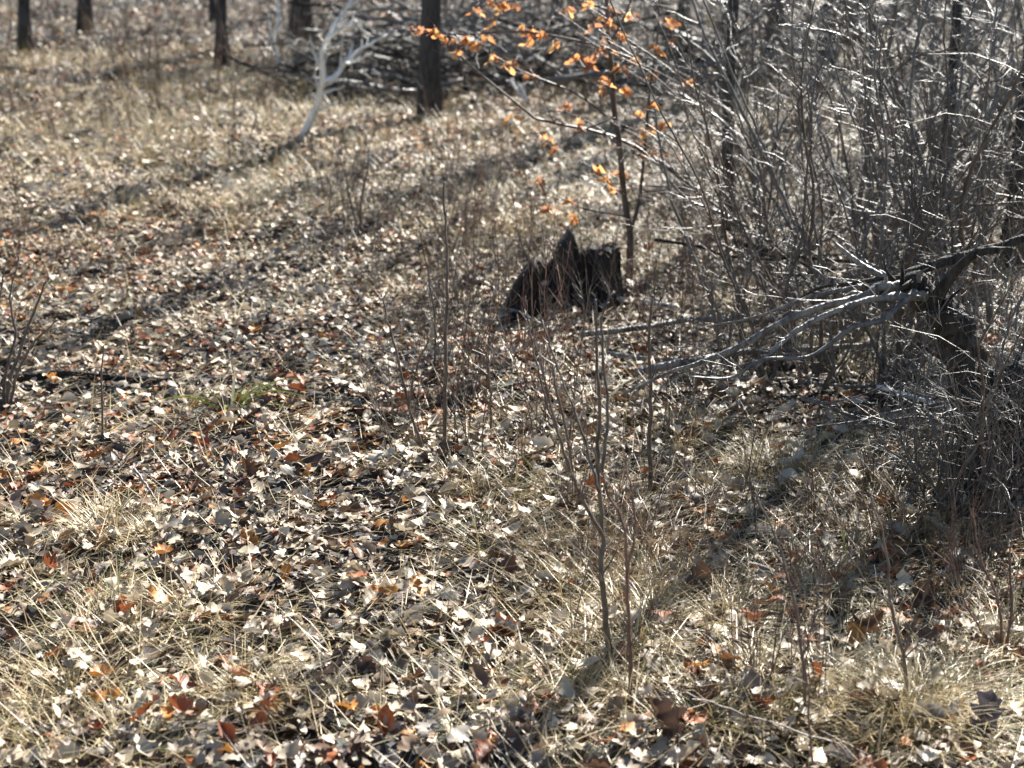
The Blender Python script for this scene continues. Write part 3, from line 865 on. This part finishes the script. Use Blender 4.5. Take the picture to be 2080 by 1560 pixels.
# pale stub beside it
stem_thing('dead_sapling', 'white bare dead sapling leaning right in front of the brush pile', 'dead tree',
  [([(608, 282), (628, 250), (645, 215), (650, 185), (655, 150), (654, 110), (665, 80), (690, 60), (715, 45)], 14, 4, -.3),
   ([(656, 165), (680, 155), (700, 130), (725, 105), (750, 90), (785, 72)], 9, 3, .3),
   ([(668, 90), (672, 60), (700, 20), (720, -10)], 6, 2, .2),
   ([(700, 130), (720, 125), (755, 108)], 5, 2, .1),
   ([(650, 195), (668, 185), (690, 180)], 5, 2, .1)], (608, 282), 'silver', 9, .3, k=8, jit=.14, lv=2)
stem_thing('dead_sapling', 'thin white forked sapling standing left of the white leaning one', 'dead tree',
  [([(568, 140), (562, 110), (556, 85), (566, 50), (564, 0), (560, -80)], 8, 4, .1),
   ([(556, 85), (548, 60), (545, 30)], 4, 2, .1)], (568, 140), 'silver', 7, .25, k=6, lv=2)
stem_thing('dead_sapling', 'short white forked stick standing right of the large dark trunk', 'dead branch',
  [([(1072, 228), (1066, 195), (1062, 175), (1070, 165)], 8, 4, .1), ([(1062, 200), (1045, 175), (1040, 160)], 5, 2.5, .1)], (1072, 228), 'silver', 3, .3, k=6)
stem_thing('dead_branch', 'pale forked twig lying on leaves at centre left', 'twig',
  [([(218, 1015), (245, 985), (272, 952), (292, 935)], 9, 5, .25), ([(272, 952), (300, 990), (318, 1020), (332, 1046)], 5, 3, -.2),
   ([(245, 985), (225, 985), (205, 1005)], 5, 2.5, -.1)], (218, 1015), 'deadwood', 3, .2, k=6)

stem_thing('thicket_sapling', 'three long left-leaning stems at the left flank of the thicket', 'sapling',
  [([(1690, 640), (1640, 500), (1560, 340), (1500, 210), (1440, 90), (1400, -20)], 9, 4, .2), ([(1690, 640), (1600, 520), (1480, 440), (1390, 400), (1330, 320)], 7, 3, .1),
   ([(1690, 640), (1610, 470), (1520, 330), (1470, 250), (1380, 190)], 8, 3, .3), ([(1560, 340), (1590, 250), (1650, 170), (1700, 60)], 5, 2, .1)], (1690, 640), 'twig', 9, .2, jit=.22)
stem_thing('thicket_sapling', 'two straight dark stems side by side in the thicket middle', 'sapling',
  [([(1770, 640), (1740, 480), (1760, 330), (1790, 180), (1815, 40), (1830, -80)], 11, 5, .1), ([(1770, 640), (1785, 520), (1765, 380), (1762, 240), (1770, 100), (1760, -50)], 12, 5, .3),
   ([(1740, 480), (1720, 330), (1690, 210), (1640, 120)], 6, 3, .2), ([(1790, 180), (1850, 120), (1930, 100), (2010, 60)], 5, 2, .0)], (1770, 640), 'twig_brown', 12, .2, jit=.22)
stem_thing('thicket_sapling', 'thin crooked stem between the young oak and the thicket', 'sapling',
  [([(1470, 720), (1440, 600), (1400, 500), (1365, 410), (1345, 320), (1330, 220)], 8, 3, .1), ([(1440, 600), (1480, 520), (1500, 440)], 5, 2, 0)], (1470, 720), 'twig', 9, .2, jit=.2)
stem_thing('thicket_sapling', 'slanting stem pair rooted by the arching limb', 'sapling',
  [([(1620, 700), (1560, 600), (1500, 500), (1460, 400), (1420, 300)], 8, 3, .1), ([(1620, 700), (1600, 580), (1560, 470), (1545, 350), (1500, 250)], 8, 3, .2)], (1620, 700), 'twig_brown', 10, .2, jit=.2)
stem_thing('thicket_sapling', 'grey stems rising behind the gnarled trunk', 'sapling',
  [([(1890, 700), (1880, 560), (1890, 400), (1850, 250), (1860, 100), (1900, -40)], 10, 4, .1), ([(1890, 700), (1920, 540), (1990, 400), (2010, 240), (2060, 100)], 8, 3, .2),
   ([(1850, 250), (1800, 180), (1740, 90), (1660, 60), (1590, 50)], 6, 2.5, .1)], (1890, 700), 'twig', 12, .22, jit=.24)
sr = random.Random(91)
for i in range(13):
    x0 = 1520 + i * 45 + sr.uniform(-15, 15); y0 = sr.uniform(690, 800) + (130 if i > 10 and i % 3 == 0 else 0)
    ln = []
    for j in range(sr.choice((1, 2, 2, 3))):
        le = sr.uniform(-.5, .25); hh = sr.uniform(450, 900); px = [(x0, y0)]
        for q in range(1, 7):
            f = q / 6
            px.append((x0 + le * hh * f + sr.uniform(-14, 14) + 40 * math.sin(f * 3 + i) * f, y0 - hh * f))
        ln.append((px, sr.uniform(4, 9), 2, sr.uniform(-.3, .5)))
    stem_thing('thicket_sapling', 'bare stems rising through the dead limbs at the thicket front', 'shrub', ln, (x0, y0), sr.choice(('twig', 'twig_brown', 'twig')), 12, .2, 'stems at the thicket front', jit=.22, lv=2)
stem_thing('low_shrub', 'pale tangle of twigs right in front of the gnarled trunk foot', 'shrub',
  [([(1935, 1060), (1925, 960), (1900, 880), (1880, 800), (1890, 720)], 7, 2.5, .1), ([(1935, 1060), (1960, 960), (1975, 880), (2010, 800), (2040, 740)], 7, 2.5, -.1),
   ([(1935, 1060), (1985, 980), (2040, 930), (2090, 900)], 6, 2, -.1), ([(1935, 1060), (1890, 980), (1830, 930), (1780, 900)], 6, 2, .0), ([(1935, 1060), (1940, 940), (1950, 850), (1930, 760)], 6, 2, -.2)],
  (1935, 1060), 'twig', 13, .26, jit=.16)

# ------------------------------------------------------------------ lying sticks and logs
def lying(name, label, cat, px, w0, w1, mat, lift=0.0, twigs=0, arch=None, group=None, k=7):
    pts = [G(x, y) for x, y in px]
    b = pts[0].copy()
    root = link(name, None, loc=b)
    rr = [px_size(w0 + (w1 - w0) * i / (len(pts) - 1), p.y) / 2 for i, p in enumerate(pts)]
    ks = [p - b + Vector((0, 0, rr[i] * .55 + .015 + (arch[i] if arch else lift))) for i, p in enumerate(pts)]
    n = max(8, 5 * len(ks))
    sp_ = spline(ks, n)
    mb = MB(); tube(mb, sp_, np.interp(np.linspace(0, 1, n), np.linspace(0, 1, len(rr)), rr), k, rough=.06)
    s = link('stem', mb.mesh('stem', M[mat]), root)
    if twigs:
        mb = MB(); twiggy(mb, sp_, rr[0] * .7, 1, twigs, .25, 3, .12, .4, .9, .2, .02)
        link('twigs', mb.mesh('twigs', M[mat]), s)
    return tag(root, label, cat, group)
lying('rotten_log', 'half-buried black log lying at the left', 'log', [(-20, 790), (60, 786), (120, 782), (220, 784), (320, 792)], 24, 10, 'rotten', .012, k=12)
lying('fallen_log', 'thin grey log at the left edge under the corner trees', 'log', [(-60, 146), (0, 148), (70, 150), (150, 158)], 9, 5, 'deadwood')
lying('fallen_stick', 'dark stick lying between the two leftmost trunks', 'stick', [(165, 66), (210, 74), (262, 86)], 6, 4, 'deadwood')
lying('fallen_log', 'dark log in the shade left of the white sapling', 'log', [(390, 182), (450, 192), (520, 206)], 10, 5, 'bark', twigs=4)
lying('fallen_stick', 'long curved stick below the white sapling, left side', 'stick', [(340, 208), (400, 232), (470, 252), (540, 280)], 6, 3, 'deadwood', twigs=3)
lying('fallen_stick', 'dark stick lying across the shaded left edge', 'stick', [(-20, 395), (60, 402), (150, 390)], 9, 5, 'bark')
lying('fallen_stick', 'pale chunk of stick right of the black stump', 'stick', [(1180, 612), (1240, 622), (1300, 630), (1372, 642)], 9, 11, 'silver', .02)
lying('fallen_stick', 'thin pale stick arching in front of the stump', 'stick', [(960, 640), (1040, 660), (1100, 680), (1160, 665)], 7, 4, 'deadwood', arch=[.0, .05, .03, 0])
lying('fallen_stick', 'dark stick slanting up in front of the stump', 'stick', [(1015, 730), (1070, 690), (1130, 660), (1180, 630)], 5, 3, 'twig_brown', .02)
lying('fallen_stick', 'long thin twig lying in mid-ground left of the saplings', 'stick', [(650, 830), (760, 828), (860, 800), (960, 790)], 5, 3, 'deadwood', .01, 3)
lying('fallen_stick', 'thin stick lying across the saplings in mid-ground', 'stick', [(690, 800), (790, 745), (880, 720), (960, 690)], 5, 3, 'deadwood', .01)
lying('fallen_stick', 'bleached stick under the bent trunk', 'stick', [(1240, 745), (1340, 755), (1450, 745), (1560, 740)], 10, 6, 'deadwood', .03, 3)
lying('fallen_stick', 'dark straight stick beneath the arching limb', 'stick', [(1180, 720), (1300, 705), (1420, 690), (1560, 690), (1700, 670)], 13, 7, 'deadwood', .06, 4)
lying('fallen_log', 'long grey pole lying almost level beneath the arching limb', 'log', [(1290, 800), (1400, 775), (1520, 755), (1650, 750), (1780, 735)], 18, 10, 'deadwood', .06, 5)
lying('fallen_stick', 'thin bleached stick crossing below the level grey pole', 'stick', [(1340, 770), (1460, 800), (1580, 800), (1680, 790)], 9, 5, 'deadwood', .04)
lying('fallen_stick', 'grey stick in dry grass below the bent trunk', 'stick', [(1620, 800), (1720, 810), (1830, 815), (1900, 860)], 9, 5, 'deadwood', .03, 3)
lying('fallen_stick', 'long bleached stick at the right edge over the black stump foot', 'stick', [(1780, 850), (1900, 890), (2000, 940), (2100, 990)], 10, 7, 'silver', .10)
lying('fallen_stick', 'reddish stick lying across the bottom right foreground', 'stick', [(1330, 1420), (1480, 1450), (1620, 1500), (1760, 1570)], 6, 4, 'twig_red', .03)

# ------------------------------------------------------------------ bent broken tree and black stump at right
bb = G(1985, 1010)
bt = link('broken_tree', None, loc=bb)
tag(bt, 'gnarled dark tree snapped and bent over to the left at the right side', 'broken tree')
def bline(name, px, w, d0, d1, mat, n=18, k=9, rough=.10, tw=0):
    ks = [A(x + (rnd.uniform(-9, 9) if i else 0), y + (rnd.uniform(-9, 9) if i else 0), bb.y + d0 + (d1 - d0) * i / (len(px) - 1)) - bb for i, (x, y) in enumerate(px)]
    pts = spline(ks, n)
    mb = MB(); tube(mb, pts, np.interp(np.linspace(0, 1, n), np.linspace(0, 1, len(w)), [px_size(a, bb.y) / 2 for a in w]), k, rough=rough)
    o = link(name, mb.mesh(name, M[mat]), bt)
    if tw:
        mb = MB(); twiggy(mb, pts, .006, 2, max(3, tw // 2), .35, 3, .2, .4, 1.2, .2, -.01)
        link('twigs', mb.mesh('twigs', M['twig']), o)
bline('trunk', [(1990, 1030), (1990, 930), (1975, 830), (1955, 740), (1930, 665), (1895, 605), (1850, 572)], [120, 92, 84, 70, 80, 62, 44], 0, .1, 'gnarled', 40, 14, .16)
bline('limb', [(1870, 585), (1800, 585), (1740, 602), (1660, 628), (1580, 668), (1500, 702), (1420, 735), (1350, 765), (1270, 790)], [30, 18, 16, 15, 14, 12, 10, 7, 4], .1, -.1, 'deadwood', 40, 8, .14, 9)
bline('limb', [(1880, 600), (1800, 596), (1730, 622), (1650, 655), (1580, 700), (1520, 745)], [22, 13, 12, 11, 9, 5], .05, -.25, 'deadwood', 34, 8, .15, 8)
bline('limb', [(1870, 575), (1790, 572), (1720, 590), (1640, 615), (1540, 640), (1440, 655)], [20, 13, 10, 8, 6, 4], .15, .25, 'deadwood', 34, 7, .2, 10)
bline('limb', [(1860, 590), (1790, 640), (1720, 672), (1640, 720), (1560, 735), (1480, 760), (1400, 770)], [14, 9, 9, 8, 7, 5, 3], .0, -.4, 'twig', 30, 6, .2, 9)
bline('limb', [(1880, 570), (1810, 555), (1740, 575), (1660, 590), (1600, 610)], [16, 11, 9, 7, 3], .1, .4, 'gnarled', 24, 7, .2, 8)
bline('limb', [(1870, 580), (1780, 590), (1840, 568), (1920, 540), (2010, 512), (2110, 478)], [30, 26, 24, 22, 20, 18], .2, .3, 'gnarled', 22, 8, .1, 6)
bline('limb', [(1900, 615), (1935, 560), (1990, 520), (2060, 500)], [30, 22, 16, 12], .05, -.1, 'gnarled', 12, 7, .1, 4)
bline('limb', [(1860, 585), (1790, 560), (1740, 520), (1700, 490)], [22, 14, 10, 5], .15, .3, 'deadwood', 12, 7, .1, 5)
for i in range(14):
    x0, y0 = rnd.uniform(1800, 1945), 0
    y0 = 575 + max(0, x0 - 1850) * .75 + rnd.uniform(-12, 20)
    a_ = rnd.uniform(2.2, 5.6); l_ = rnd.uniform(20, 60)
    x1, y1 = x0 + math.cos(a_) * l_, y0 + math.sin(a_) * l_ * .8
    bline('splinter', [(x0, y0), ((x0 + x1) / 2 + rnd.uniform(-5, 5), (y0 + y1) / 2 + rnd.uniform(-5, 5)), (x1, y1)], [rnd.uniform(8, 18), rnd.uniform(5, 10), 1.5], .06, rnd.uniform(-.1, .1), rnd.choice(('gnarled', 'deadwood', 'gnarled')), 5, 5, .2)
for i, (x0, y0, x1, y1, w) in enumerate([(1770, 600, 1740, 570, 9), (1800, 590, 1782, 545, 8), (1830, 580, 1835, 530, 9), (1865, 580, 1880, 535, 10), (1850, 590, 1812, 622, 9),
                                          (1890, 610, 1868, 665, 9), (1912, 640, 1950, 590, 10), (1755, 600, 1706, 606, 7), (1930, 670, 1965, 640, 9)]):
    bline('splinter', [(x0, y0), ((x0 + x1) / 2, (y0 + y1) / 2 + rnd.uniform(-6, 6)), (x1, y1)], [w * 1.3, w, 1.5], .08, rnd.uniform(-.05, .15), 'deadwood' if i % 2 else 'gnarled', 5, 5, .15)
sb = G(2085, 1010)
mb = MB()
ks = [Vector((.02, .05, -.05)), Vector((.0, .05, .08)), Vector((-.02, .06, .2)), Vector((-.03, .08, .33)), Vector((-.03, .1, .40))]
tube(mb, spline(ks, 14), np.concatenate([np.linspace(.20, .125, 9), np.linspace(.12, .07, 5)]), 18, rough=.09)
bs = link('rotten_stump', None, loc=sb)
tag(bs, 'black rotting stump at the right edge behind the twigs', 'stump')
link('stump_body', mb.mesh('stump_body', M['rotten']), bs)
for i in range(5):
    a = i * 1.3 + 2.2
    mb = MB(); w = [Vector((math.cos(a) * .10, math.sin(a) * .10 + .05, .08)), Vector((math.cos(a) * .22, math.sin(a) * .22 + .05, .02)), Vector((math.cos(a) * .36, math.sin(a) * .36 + .05, -.05))]
    tube(mb, spline(w, 7), np.linspace(.05, .015, 7), 7, rough=.1); link('root', mb.mesh('root', M['rotten']), bs)

# ------------------------------------------------------------------ thicket shrubs on the right
def shrub_proto(seed, mat, stems=5, h=2.2, fan=.5, tw=11, bias=(0, 0), r0=.010, lv=2):
    r = random.Random(seed)
    root = link('thicket_shrub', None)
    for i in range(stems):
        a = r.uniform(0, 6.28); f = r.uniform(.05, fan)
        d = Vector((math.cos(a) * f + bias[0], math.sin(a) * f + bias[1], 1))
        L = h * r.uniform(.65, 1.15)
        w = wander((math.cos(a) * .04, math.sin(a) * .04, -.04), d, L, 11, .14, -.012, r)
        w = spline(w, 16)
        rr = r0 * r.choice((.5, .6, .8, 1.0, 1.5))
        mb = MB(); tube(mb, w, np.linspace(rr, rr * .3, 16), 5)
        s = link('stem', mb.mesh('stem', M[mat]), root)
        mb = MB(); twiggy(mb, w, max(rr * .7, .004), lv, tw, .42, 3, .22, .5, 1.4, .12, -.015, r)
        link('twigs', mb.mesh('twigs', M[mat]), s)
    return root
protos = [shrub_proto(500, 'twig', 4, 2.3), shrub_proto(501, 'twig_brown', 5, 1.9, .55), shrub_proto(502, 'twig', 4, 2.6, .3, bias=(-.35, 0)),
          shrub_proto(503, 'twig_brown', 4, 2.2, .35, bias=(-.45, -.05)), shrub_proto(504, 'twig', 6, 1.6, .8), shrub_proto(505, 'twig', 4, 2.4, .45, bias=(.15, 0))]
used = [False] * len(protos)
def place(k, px, py, s, label, group, rz=None):
    o = protos[k] if not used[k] else copy_tree(protos[k])
    used[k] = True
    p = G(px, py)
    o.location = p
    o.rotation_euler = (rnd.gauss(0, .12 if rz is None else .22), rnd.gauss(0, .12 if rz is None else .22), rnd.uniform(-.5, .5) if rz is None else rz)
    o.scale = (s, s, s)
    tag(o, label, 'shrub', group)
near = [  # near edge of the thicket: each told apart
 (3, 1640, 640, .8, 'grey-brown shrub leaning left, rooted behind the arching limb'),
 (2, 1560, 620, .8, 'slanting stems at the left flank of the thicket'),
 (0, 1790, 640, .75, 'upright dark stems in the middle of the thicket'),
 (5, 1720, 700, .7, 'close-set stems rising right through the arching limb'),
 (1, 1930, 720, .8, 'bushy shrub tangled with the bent trunk'),
 (4, 1950, 1010, .42, 'twiggy low shrub in front of the black stump at right'),
 (4, 1880, 960, .35, 'small twig tangle left of the gnarled trunk foot'),
 (1, 2060, 700, .9, 'tall brown shrub at the right edge'),
 (4, 1500, 760, .5, 'low spreading shrub under the left end of the arching limb'),
 (4, 1660, 800, .5, 'low tangled shrub below the middle of the arching limb'),
 (1, 1790, 800, .6, 'brown twiggy shrub below the break of the bent trunk'),
 (4, 2030, 960, .5, 'twig tangle covering the black stump at the right edge'),
 (4, 1900, 1050, .5, 'arching grey twigs left of the gnarled trunk foot, nearest the camera'),
 (1, 1970, 1090, .5, 'brown arching twigs in front of the gnarled trunk'),
 (4, 2070, 1080, .55, 'grey twig tangle at the right edge below the black stump'),
 (4, 1960, 870, .6, 'twigs wrapped around the middle of the gnarled trunk'),
 (1, 2000, 1040, .38, 'fine brown twigs in front of the stump roots at right'),
 (4, 1860, 760, .55, 'dense grey twigs just left of the bent trunk'),
]
for (k, px, py, s, lab) in near: place(k, px, py, s, lab, None)
zones = [
 ('bare grey shrub in the middle depth of the right thicket', 'shrubs in the middle of the thicket',
  [(1560, 520), (1700, 470), (1640, 520), (1800, 480), (1760, 560), (1860, 520), (1930, 560), (2000, 500), (2070, 560), (1560, 400), (1740, 430), (1850, 440), (1960, 430), (2060, 430)], .8, 1.0),
 ('bare shrub in the dim far part of the right thicket', 'shrubs in the far thicket',
  [(1350, 230), (1430, 220), (1520, 240), (1600, 250), (1660, 300), (1720, 220), (1790, 320), (1850, 250), (1900, 330), (1960, 260), (2020, 320), (2080, 260), (2150, 330),
   (1450, 160), (1540, 150), (1620, 130), (1700, 160), (1790, 140), (1880, 160), (1970, 150), (2060, 160), (2150, 170)], 1.0, 1.35),
 ('bare brown shrub along the top edge, beyond the orange leaves', 'shrubs along the top centre',
  [(880, 110), (930, 130), (1000, 60), (700, 100), (620, 120), (780, 40), (960, 80), (1030, 110), (1100, 90), (1180, 130), (1260, 110), (1320, 150), (1390, 90), (820, 60), (740, 50), (1080, 40), (1200, 40), (1330, 40), (1450, 50)], .9, 1.3),
 ('low bare brush among the trunks at upper left', 'brush at the upper left',
  [(290, 28), (340, 50), (250, 60), (390, 40), (110, 40), (20, 50), (520, 70), (660, 60), (130, 90), (330, 90), (210, 30), (480, 30), (570, 40), (720, 70), (790, 90), (30, 100), (240, 120)], .4, .75),
]
for lab, grp, pts, s0, s1 in zones:
    for (px, py) in pts:
        hi = grp == 'shrubs in the far thicket' and py < 200
        place(rnd.choice((0, 1, 2, 3, 4, 5)), px + rnd.uniform(-15, 15), py + rnd.uniform(-8, 8), rnd.uniform(s0, s1), ('bare shrub at the top edge of the right thicket' if hi else lab), grp + (' by the top edge' if hi else ''), rnd.uniform(0, 6.28))

# ------------------------------------------------------------------ brush piles behind the large trunk
BR = []
for i in range(9):
    r = random.Random(700 + i); mb = MB()
    L = r.uniform(1.0, 2.2)
    w = wander((-L / 2, 0, 0), (1, r.uniform(-.2, .2), r.uniform(-.05, .15)), L, 10, .10, 0, r)
    r0 = r.uniform(.014, .03)
    tube(mb, w, np.linspace(r0, .004, len(w)), 6)
    twiggy(mb, w, r0 * .8, 2, 8, .32, 3, .14, .4, 1.0, .1, .01, r)
    BR.append(mb.mesh('dead_branch', M[('deadwood', 'twig', 'gnarled')[i % 3]]))
def pile(cx, cy, wx, wy, hz, n, label, group, s0=.55, s1=1.0):
    c = G(cx, cy)
    for i in range(n):
        a = rnd.uniform(0, 6.28); q = math.sqrt(rnd.random())
        dx, dy = q * math.cos(a) * wx, q * math.sin(a) * wy
        top = hz * (1 - q * q) 
        x, y = c.x + dx, c.y + dy
        o = link('dead_branch', BR[rnd.randrange(9)])
        z = gz(x, y) + .02 + rnd.random() * top
        o.location = (x, y, z)
        o.rotation_euler = (rnd.uniform(0, 6.28), rnd.gauss(0, .22), rnd.choice((0, math.pi)) + rnd.gauss(0, .55))
        s = rnd.uniform(s0, s1); o.scale = (s, s, s)
        tag(o, label, 'dead branch', group)
pile(745, 185, .6, .7, .95, 90, 'dead branch in the dark brush pile left of the large trunk', 'brush pile left of the large trunk', .4, .75)
pile(1070, 180, 1.1, .9, 1.0, 120, 'dead branch in the brush pile right of the large trunk', 'brush pile right of the large trunk', .4, .8)
pile(1400, 190, 1.0, .9, .65, 40, 'dead branch lying in the brush under the far thicket', 'dead branches under the far thicket')
pile(1660, 650, .5, .5, .4, 18, 'dead grey branch tangled under the arching limb', 'dead branches under the arching limb', .35, .65)
pile(1850, 900, .35, .35, .22, 12, 'dead branch on the ground by the gnarled trunk foot', 'dead branches by the gnarled trunk', .2, .38)

# ------------------------------------------------------------------ dry weeds
WD = []
for i in range(6):
    r = random.Random(800 + i); mb = MB()
    for j in range(r.randrange(2, 6)):
        a = r.uniform(0, 6.28)
        w = wander((math.cos(a) * .03, math.sin(a) * .03, -.02), (math.cos(a) * .18, math.sin(a) * .18, 1), r.uniform(.3, .75), 7, .07, 0, r)
        tube(mb, w, np.linspace(.0026, .0011, len(w)), 3)
        twiggy(mb, w, .0022, 1, 6, .22, 3, .1, .4, .8, .35, .02, r, 3)
    WD.append(mb.mesh('dry_weed', M['twig_red' if i % 3 == 1 else 'twig_brown']))
weed_zones = [
 ('dry brown weed in the clearing at upper left', 'dry weeds at upper left', (0, 620), (70, 330), 55, .8, 1.4),
 ('dry reddish weed in the middle clearing left of the stump', 'dry weeds left of the stump', (620, 1100), (300, 600), 60, .6, 1.1),
 ('dry weed between the young oak and the thicket', 'dry weeds right of the oak', (1290, 1560), (420, 700), 30, .6, 1.0),
 ('dry weed around the mid-ground saplings', 'dry weeds by the saplings', (760, 1440), (560, 980), 75, .5, 1.1),
 ('dry weed in the brown grass of the right foreground', 'dry weeds, right foreground', (1150, 2060), (1000, 1440), 60, .3, .8),
 ('dry weed at the edge of the path on the left', 'dry weeds on the left', (0, 500), (400, 640), 16, .4, .8),
 ('dry weed in shade under the thicket', 'dry weeds under the thicket', (1500, 2080), (500, 900), 40, .5, .9),
]
for lab, grp, xr, yr, n, s0, s1 in weed_zones:
    for i in range(n):
        p = G(rnd.uniform(*xr), rnd.uniform(*yr))
        o = link('dry_weed', WD[rnd.randrange(6)], loc=p)
        s = rnd.uniform(s0, s1); o.scale = (s, s, s)
        o.rotation_euler = (rnd.gauss(0, .12), rnd.gauss(0, .12), rnd.uniform(0, 6.28))
        tag(o, lab, 'weed', grp)

# ------------------------------------------------------------------ green sedge and other green bits
def sedge(px, py, label, bl, name='green_sedge'):
    b = G(px, py)
    root = link(name, None, loc=b)
    for (tx, ty, w, c, arch, dr) in bl:
        tip = A(tx, ty, b.y + dr) - b
        mid = tip * .5 + Vector((0, 0, arch))
        pts = spline([Vector((rnd.uniform(-.01, .01), rnd.uniform(-.01, .01), -.01)), mid, tip], 8)
        wd = px_size(w, b.y) * .34 * np.array([.7, .9, 1, 1, .9, .75, .5, .08])
        t = np.gradient(pts, axis=0); t /= np.linalg.norm(t, axis=1)[:, None]
        sd = np.cross(t, np.array([0, .8, .6])); sd /= np.linalg.norm(sd, axis=1)[:, None] + 1e-9
        nn = np.cross(sd, t)
        v = np.stack([pts - sd * wd[:, None] + nn * wd[:, None] * .4, pts, pts + sd * wd[:, None] + nn * wd[:, None] * .4], 1).reshape(-1, 3)
        q = []
        for i in range(7):
            for j in range(2): a = i * 3 + j; q.append((a, a + 1, a + 4, a + 3))
        mb = MB(); mb.add(v, q, None, np.array(c))
        link('blade', mb.mesh('blade', M['grass']), root)
    return tag(root, label, 'plant')
GR, GL, ST = (.16, .22, .05), (.25, .28, .09), (.5, .46, .33)
sedge(470, 838, 'green sedge with arching blades on the leaf-strewn path', [
  (478, 742, 9, ST, .0, .02), (484, 790, 8, GL, 0, -.02), (315, 812, 9, GR, .03, -.02), (345, 806, 8, GL, .03, .02), (400, 800, 8, GR, .03, .05),
  (625, 806, 8, GR, .05, .0), (640, 770, 6, GL, .05, .1), (560, 775, 6, GL, .04, .1), (520, 770, 7, GR, .03, .08), (600, 830, 8, GR, .03, -.1),
  (440, 770, 5, ST, .02, .1), (420, 760, 5, ST, .02, .12), (455, 840, 11, GR, .03, -.12), (490, 850, 9, GL, .03, -.13), (575, 790, 7, GR, .05, 0),
  (360, 830, 7, GR, .03, -.1), (540, 800, 7, GL, .04, .0)])
sedge(1716, 1145, 'lone green blade with a yellow tip at lower right', [(1713, 1065, 7, GL, 0, 0), (1722, 1100, 7, GR, 0, .01), (1706, 1120, 5, ST, .0, 0)])
sedge(1862, 905, 'small bright green tuft by the gnarled trunk foot', [(1848, 872, 6, (.12, .22, .03), .01, .02), (1870, 868, 6, (.12, .22, .03), .01, .02), (1842, 885, 6, (.1, .2, .03), .01, 0),
  (1880, 880, 6, (.12, .22, .03), .01, 0), (1860, 866, 5, (.14, .25, .04), .0, .03), (1854, 890, 6, (.1, .18, .03), .01, -.04)])
sedge(966, 276, 'small green tuft at the foot of the brush pile', [(955, 256, 5, (.08, .14, .03), .01, .02), (968, 252, 5, (.08, .14, .03), .01, .02), (980, 258, 5, (.1, .16, .03), .01, 0), (960, 262, 5, (.1, .16, .03), .01, -.05)])

# ------------------------------------------------------------------ closing: fine twigs stay joined; small groups get ordinal labels
for o in col.objects:
    if o.name.split('.')[0] == 'twigs': o['kind'] = 'stuff'
ORD = ['leftmost', 'second from left', 'third from left', 'fourth from left', 'fifth from left', 'sixth from left', 'seventh from left', 'eighth from left',
       'ninth from left', 'tenth from left', 'eleventh from left', 'twelfth from left', 'thirteenth from left', 'fourteenth from left', 'fifteenth from left', 'sixteenth from left', 'seventeenth from left', 'eighteenth from left', 'nineteenth from left']
groups = {}
for o in col.objects:
    if o.parent is None and 'group' in o and o.get('category') in ('grass tussock', 'shrub', 'dead branch', 'leaf'):
        groups.setdefault((o['group'], o['label']), []).append(o)
for (g, lab), os_ in groups.items():
    if 1 < len(os_) <= 19 and g != 'trees added for shade':
        os_.sort(key=lambda o: o.location.x / o.location.y)
        for i, o in enumerate(os_): o['label'] = f'{lab}, {ORD[i]}'
